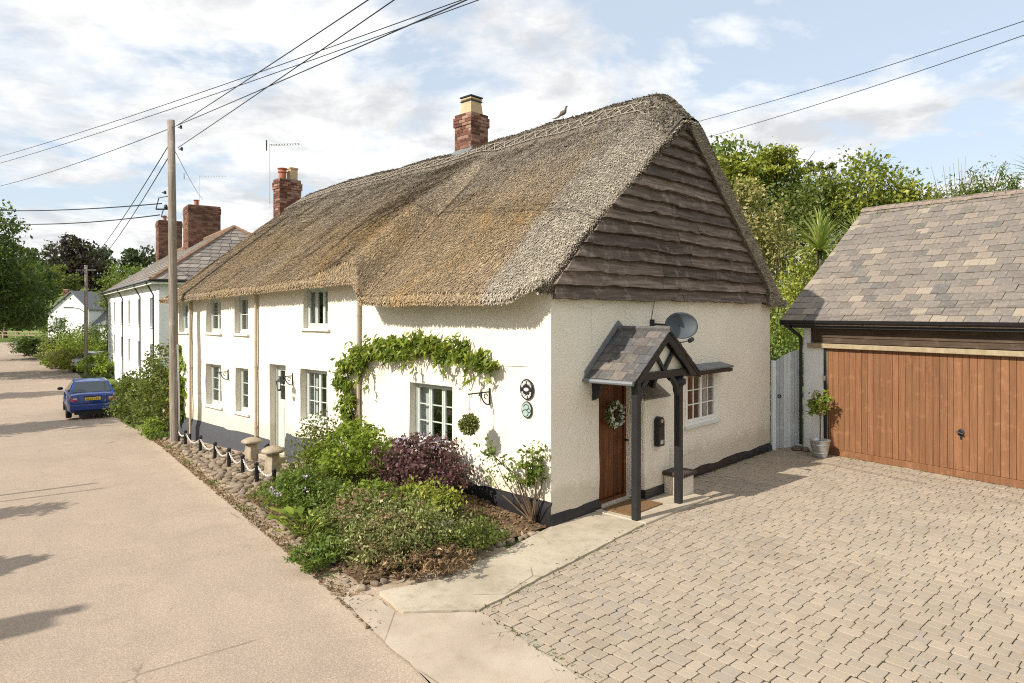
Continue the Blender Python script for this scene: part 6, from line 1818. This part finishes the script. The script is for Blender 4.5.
for (lab, p, q, r, h, mt) in (
    ('dark green shrub at the end of the terrace beside the distant pole', -2.4, 45.5, 1.25, 1.5, 'leaf_bright'),
    ('yellow-green mounded shrub left of the distant pole', -3.5, 52.0, 1.6, 1.6, 'leaf_yellow'),
    ('reddish dry mounded shrub beside the yellow-green one', -4.0, 55.5, 1.3, 1.4, 'leaf_pink'),
    ('tall bright yellow-green shrub in the distant garden', -3.2, 59.0, 2.2, 2.6, 'leaf_bright'),
    ('bright bush lowest at the kerb of the distant garden', -4.7, 56.5, .9, .8, 'leaf_bright'),
    ('silver-grey shrub at the front of the distant garden', -4.7, 62, 1.2, 1.9, 'leaf_sage'),
    ('dark shrub at the bend of the road beside the field', -5.4, 70, 1.7, 1.6, 'leaf_dark'),
    ('second dark shrub at the bend, nearer the field gate', -6.4, 77, 1.7, 1.7, 'leaf_dark'),
    ('lime green shrub behind the dark shrubs at the bend', -3.9, 74, 2.0, 3.4, 'leaf_bright'),
    ('tall leafy shrub in front of the far gabled house', -1.0, 70, 2.6, 3.0, 'leaf_bright'),
    ('tall tree-like shrub right of the far gabled house', 1.5, 66, 2.4, 4.6, 'leaf_olive')):
    shrub('garden_shrub', lab, 'shrub', pqloc(p, q), [(0, 0, h * .5, r, r, h * .55), (r * .4, -r * .3, h * .4, r * .7, r * .7, h * .45), (-r * .4, r * .3, h * .45, r * .7, r * .7, h * .5), (0, 0, h * .85, r * .5, r * .5, h * .3)],
          int(1600 * r), .17, mt, clump=22, spread=.2, group='shrubs of the distant gardens', rs=.04)

LT = 'trees down the road'
tree('broadleaf_tree', 'big dark green broadleaf tree overhanging the left edge of the road', pqloc(-12.0, 50), 4.0, .32,
     [(0, 0, 9.0, 4.0, 4.0, 3.2), (3.0, -1.0, 6.8, 2.8, 3.0, 3.0), (2.6, 1.5, 9.2, 2.8, 2.6, 2.4), (-2.5, 0, 6.5, 3, 3, 3), (3.8, 3.0, 5.0, 2.4, 2.4, 2.6), (1.0, 4, 6.5, 3, 3, 3.4), (2.2, 0, 4.2, 2.6, 2.6, 2.0)], 34000, .24, 'leaf_dark', LT, spread=.15)
tree('broadleaf_tree', 'dark tree behind the first one, its crown low over the road end', pqloc(-10.0, 70), 3.0, .3,
     [(0, 0, 5.6, 3.6, 4, 3.4), (2.8, 0, 4.6, 2.4, 3, 2.2), (.5, 4, 6.6, 3, 3, 3), (3.6, 1.6, 6.8, 2, 2, 1.8)], 17000, .30, 'leaf_dark', LT)
tree('copper_beech', 'dark purple copper beech rising behind the white gabled house', (-78, 122, -.5), 7, .5,
     [(0, 0, 12.5, 4.2, 4.2, 4.2), (3.2, 0, 10.0, 3.4, 3.4, 3.2), (-2, 0, 10, 3.2, 3.2, 3.2), (-.8, 0, 15.2, 2.4, 2.4, 2.4), (5.2, 0, 7.8, 2.4, 2.4, 2.2)], 12000, .5, 'leaf_copper', LT, spread=.14, shell=.7)
tree('broadleaf_tree', 'yellow-green tree between the dark tree and the white gabled house', (-78, 105, -.5), 4, .3,
     [(0, 0, 8, 4, 4, 3.2), (4, 0, 7, 3, 3, 3), (7.5, 1, 8.2, 2.8, 2.8, 2.4)], 12000, .40, 'leaf_olive', LT)
tree('broadleaf_tree', 'pale green tree right behind the white gabled house', (-66, 118, -.5), 4, .3,
     [(0, 0, 9, 4, 4, 3), (5, 0, 7.5, 4, 4, 3), (9, -2, 8.2, 3, 3, 3)], 11000, .42, 'leaf_mid', LT)
tree('broadleaf_tree', 'rounded tree above the terrace roof end behind the distant pole', (-48, 92, -.5), 4, .3,
     [(0, 0, 6.5, 3.4, 3.4, 3), (-4, 0, 5.5, 3, 3, 3), (4, 3, 7, 3.5, 3.5, 2.6)], 10000, .36, 'leaf_olive', LT)
tree('broadleaf_tree', 'small pale tree standing in the field at the end of the road', (-84, 112, -.5), 3.0, .2,
     [(0, 0, 4.4, 2.5, 2.5, 1.0), (3.4, 0, 4.2, 2.2, 2, .9), (-3, 0, 4.4, 2.2, 2, 1.0)], 3800, .34, 'leaf_mid', LT)
# hedge and rail at the end of the road
shrub('field_hedge', 'dark clipped hedge across the field at the end of the road', 'hedge', (-90, 126, -.5), [(x, 0, 1.1, 2.4, 1.2, 1.4) for x in range(-16, 26, 3)] , 9000, .35, 'leaf_dark', stem=False)
def rail():
    o = empty('field_fence', (-71, 96, -.56), R(-16), label='low wooden rail fence at the field edge where the road ends', cat='fence')
    for k in range(7):
        m = MB(); m.box(k * 2.4 - 8, k * 2.4 - 7.9, -.05, .05, 0, 1.1); m.build('post', M['timber_pale'], o)
    for z in (.45, .9):
        m = MB(); m.box(-8, 6.6, -.08, -.052, z, z + .12); m.build('rail', M['timber_pale'], o)
rail()
# wooded skyline
def skyline():
    lob = []
    for k in range(70):
        x = -330 + k * 4.6 + rnd.uniform(-2, 2); y = 300 + rnd.uniform(-25, 25); h = 10 + 7 * mnoise.noise((x * .02, 0, 0))
        lob.append((x, y, 20 + h * .5 + rnd.uniform(-2, 2), 6, 6, 5))
    for k in range(70):
        x = -30 + k * 5 + rnd.uniform(-2, 2); lob.append((x, 300 + rnd.uniform(-25, 25), 20 + rnd.uniform(-2, 4), 6, 6, 6))
    tag(leaf_cards('far_woodland', lobes_points(lob, 42000, 30, .22, .5), 1.6, 'leaf_far', None, .4, .7, kind='stuff'), 'wooded hillside on the horizon', 'woodland')
skyline()

# ---- garden behind the cottage and the garage
GT = 'trees behind the garage'
tree('garden_tree', 'tall mid-green tree directly behind the cottage gable', (10.6, 30, 0), 4.5, .22,
     [(-.2, 0, 8.9, 1.9, 1.8, 1.7), (-1.6, 0, 8.8, 1.5, 1.6, 1.7), (1.5, .5, 8.5, 1.5, 1.6, 1.3), (-.6, 0, 6.4, 2.3, 2.2, 1.9), (2.1, 0, 7.5, 1.2, 1.3, 1.0)], 17000, .17, 'leaf_mid', GT, spread=.17, shell=.8, extra=[(4000, .17, 'leaf_yellow', [(-1.6, -1.2, 8.8, 1.3, 1.0, 1.3), (.6, -1.2, 9.2, 1.5, .8, 1.0)])])
tree('garden_tree', 'broad dome-shaped olive green tree above the garage ridge', (13.6, 27.5, 0), 4.0, .22,
     [(0, 0, 7.5, 2.4, 2.3, 1.75), (1.8, 0, 6.9, 1.9, 2.0, 1.4), (-2.0, 0, 6.7, 1.7, 1.8, 1.6), (0, -.5, 5.2, 3, 2.4, 2.0), (-1.1, 0, 9.0, .4, .5, .4)], 20000, .15, 'leaf_olive', GT, spread=.18, shell=.7, extra=[(5000, .15, 'leaf_yellow', [(0, -1.2, 7.5, 2.2, 1.4, 1.4), (1.8, -1, 6.9, 1.8, 1.4, 1.2)])])
shrub('blossom_shrub', 'cream and pink tinged small tree beside the thatched verge', 'shrub', (8.6, 25, 0), [(0, 0, 6.3, 1.2, 1.1, 1.5), (.9, 0, 5.4, 1.1, 1, 1.3), (-.4, 0, 7.4, .8, .7, .8), (.3, 0, 3.9, 1.3, 1.1, 1.3)], 7600, .13, 'leaf_pink', shell=.8, rs=.05, group=GT)
shrub('silver_shrub', 'silvery twiggy shrub between the dome tree and the spiky palm', 'shrub', (11.6, 24.5, 0), [(0, 0, 4.9, 1.3, 1, 1.2), (1.4, 0, 5.6, 1.0, 1, .7), (-1, .2, 4.2, .9, .9, 1), (2.4, .4, 6.0, .8, .8, .6)], 4600, .12, 'leaf_silver', aspect=.28, shell=.9, rs=.05, group=GT)
shrub('garden_shrub', 'yellow-green shrubs filling the gap between cottage and garage', 'shrub', (8.6, 21.5, 0), [(0, 0, 3.0, 1.3, 1, 1.4), (.9, .3, 3.9, .9, .9, 1.0), (-.6, 0, 1.6, 1.3, 1, 1.4), (-1.0, 0, 3.2, .7, .7, .8), (1.6, 1, 4.6, .8, .8, .8)], 8200, .11, 'leaf_yellow', rs=.05, group=GT)
shrub('garden_shrub', 'mid-green shrub low behind the side gate', 'shrub', (7.5, 18.6, 0), [(0, 0, 1.6, .8, .7, 1.1), (.4, .2, 2.5, .6, .6, .6), (-.7, 0, 1.2, .8, .6, 1.1)], 3600, .09, 'leaf_mid', rs=.04, group=GT)
for (lab, x, y, z, r, mt) in (('dark bushy growth just over the garage ridge, left of the bare twigs', 15.9, 24.5, 7.3, 1.2, 'leaf_olive'), ('dark upright shrub over the garage ridge, right of the bare twigs', 17.3, 24.5, 7.7, 1.1, 'leaf_mid'), ('mid-green bush over the garage ridge at the right frame edge', 18.9, 24.8, 7.6, 1.3, 'leaf_olive')):
    shrub('ridge_shrub', lab, 'shrub', (x, y, 0), [(0, 0, z - .5, r, .9, 1.2), (r * .5, 0, z + .1, r * .5, .6, .7), (-r * .6, 0, z - .3, r * .6, .7, .7), (0, 0, z - 2.5, r, 1, 2)], 3200, .14, mt, aspect=.3, shell=.9, spread=.25, rs=.05, group=GT)
def twigs():
    o = empty('bare_shrub', (16.6, 25.2, 0), 0, label='bare twiggy shrub standing above the garage ridge', cat='shrub')
    m = MB(); m.tube([(0, 0, 0), (0, 0, 7.0)], [.08, .03], 6)
    for k in range(26):
        a = rnd.uniform(-1, 1); t = Vector((a * 1.1, rnd.uniform(-.5, .5), rnd.uniform(7.9, 9.1) - abs(a) * .6)); b = Vector((0, 0, rnd.uniform(5.2, 5.7))); mid = b.lerp(t, .5) + Vector((a * .2, 0, .05))
        m.tube([b, mid, t], [.022, .014, .006], 4)
    m.build('branch', M['stem_silver'], o)
simple('stem_silver', (.33, .28, .22), .9, var=.2)
twigs()
def cordyline(name, label, x, y, zt, n, L_, r=.08):
    o = empty(name, (x, y, 0), 0, label=label, cat='palm', group='spiky palms behind the garage')
    m = MB(); m.tube([(0, 0, 0), (.05, 0, zt * .5), (0, 0, zt)], [r * 1.4, r, r * .9], 8); m.build('trunk', M['bark'], o, smooth=True)
    for i in range(n):
        a = rnd.random() * 6.28; e = rnd.uniform(-.35, 1.45); l = L_ * rnd.uniform(.75, 1.1); m = MB(); rows = []
        d = Vector((math.cos(a), math.sin(a), 0)); s = Vector((-d.y, d.x, 0)); p = Vector((0, 0, zt)); el = e + .35
        for k in range(6):
            w = .036 * (1 - (k / 5) ** 2) + .002
            rows += [p - s * w, p + s * w]; p = p + (d * math.cos(el) + Vector((0, 0, math.sin(el)))) * l / 5; el -= .16
        m.add(rows, [(k * 2, k * 2 + 1, k * 2 + 3, k * 2 + 2) for k in range(5)])
        ob = m.build('blade', M['leaf_palm'], o, normals=False); at_ = ob.data.attributes.new('var', 'FLOAT', 'FACE'); at_.data.foreach_set('value', [rnd.random()] * 5)
    return o
leaf_mat('leaf_palm', (.14, .20, .04), (.36, .42, .11), (.55, .56, .22), .25)
cordyline('cordyline_palm', 'spiky green palm left of the garage roof edge', 9.55, 21.2, 5.0, 150, 1.45)
cordyline('cordyline_palm', 'second spiky palm partly hidden behind the garage roof edge', 11.5, 22.8, 5.45, 80, 1.1)
cordyline('cordyline_palm', 'spiky palm at the right edge above the garage ridge', 18.4, 24.0, 7.9, 80, 1.2)

# ---- across the road, left of the frame: what throws the shadows on the road
def opposite():
    x, y = PQ(-11.6, 2.0)
    o = empty('opposite_cottage', (x, y, 0), R_ROT, label='cottage across the road whose chimney throws a shadow on the asphalt', cat='cottage')
    m = MB(); m.box(-5.8, 0, -9, 6.5, -.3, 3.4); m.build('wall', M['white_render'], o)
    m = MB(); m.prism([(.3, -9.3, 3.2), (-6.1, -9.3, 3.2), (-2.9, -9.3, 5.3)], (0, 16.1, 0)); m.build('roof', M['lead'], o)
    c = brick_stack('chimney', o, -3.2, -2.6, -1.8, -1.3, 4.8, 6.15, 'brick_red', 'mortar')
    m = MB(); m.lathe([(.1, 0), (.09, .3), (.12, .36), (.08, .38)], (-2.9, -1.45, 6.12), 12); m.build('chimney_pot', M['terracotta'], c)
    m = MB(); m.tube([(-2.9, 4.9, 4.8), (-2.9, 4.9, 6.85)], .035, 6); m.tube([(-2.9, 5.5, 4.8), (-2.9, 5.5, 6.75)], .05, 6); m.build('aerial_mast', M['galv'], o)  # two thin aerial masts, unseen, for the thin shadows on the road
opposite()
tree('shade_tree', 'unseen round-headed small tree added across the road to cast a rounded shadow', pqloc(-10.6, 2.75), 2.2, .07, [(0, 0, 2.85, .42, .42, .5)], 2500, .10, 'leaf_dark', LT, spread=.12)  # added out of view, crown shaped and placed for its round shadow
tree('shade_tree', 'twiggy tree across the road casting a ragged shadow', pqloc(-10.4, 5.9), 2.0, .07, [(0, 0, 2.5, .5, .5, .5), (0, .1, 3.0, .35, .35, .4)], 1500, .10, 'leaf_dark', LT, clump=14, spread=.3)
tree('shade_tree', 'tree across the road shading the asphalt beside the blue car', pqloc(-12.6, 21.5), 3, .25, [(0, 0, 4.2, 2.4, 2.2, 1.7), (.9, 1.3, 4.4, 1.7, 1.8, 1.4), (-1, -.9, 3.6, 1.6, 1.7, 1.4)], 9000, .24, 'leaf_dark', LT)
tree('shade_tree', 'tree across the road shading the asphalt beyond the blue car', pqloc(-13.0, 36), 3, .25, [(0, 0, 4.2, 2.0, 1.5, 1.5), (.8, .8, 4.6, 1.4, 1.2, 1.2), (-1, -.6, 3.6, 1.4, 1.4, 1.3)], 6000, .26, 'leaf_dark', LT)
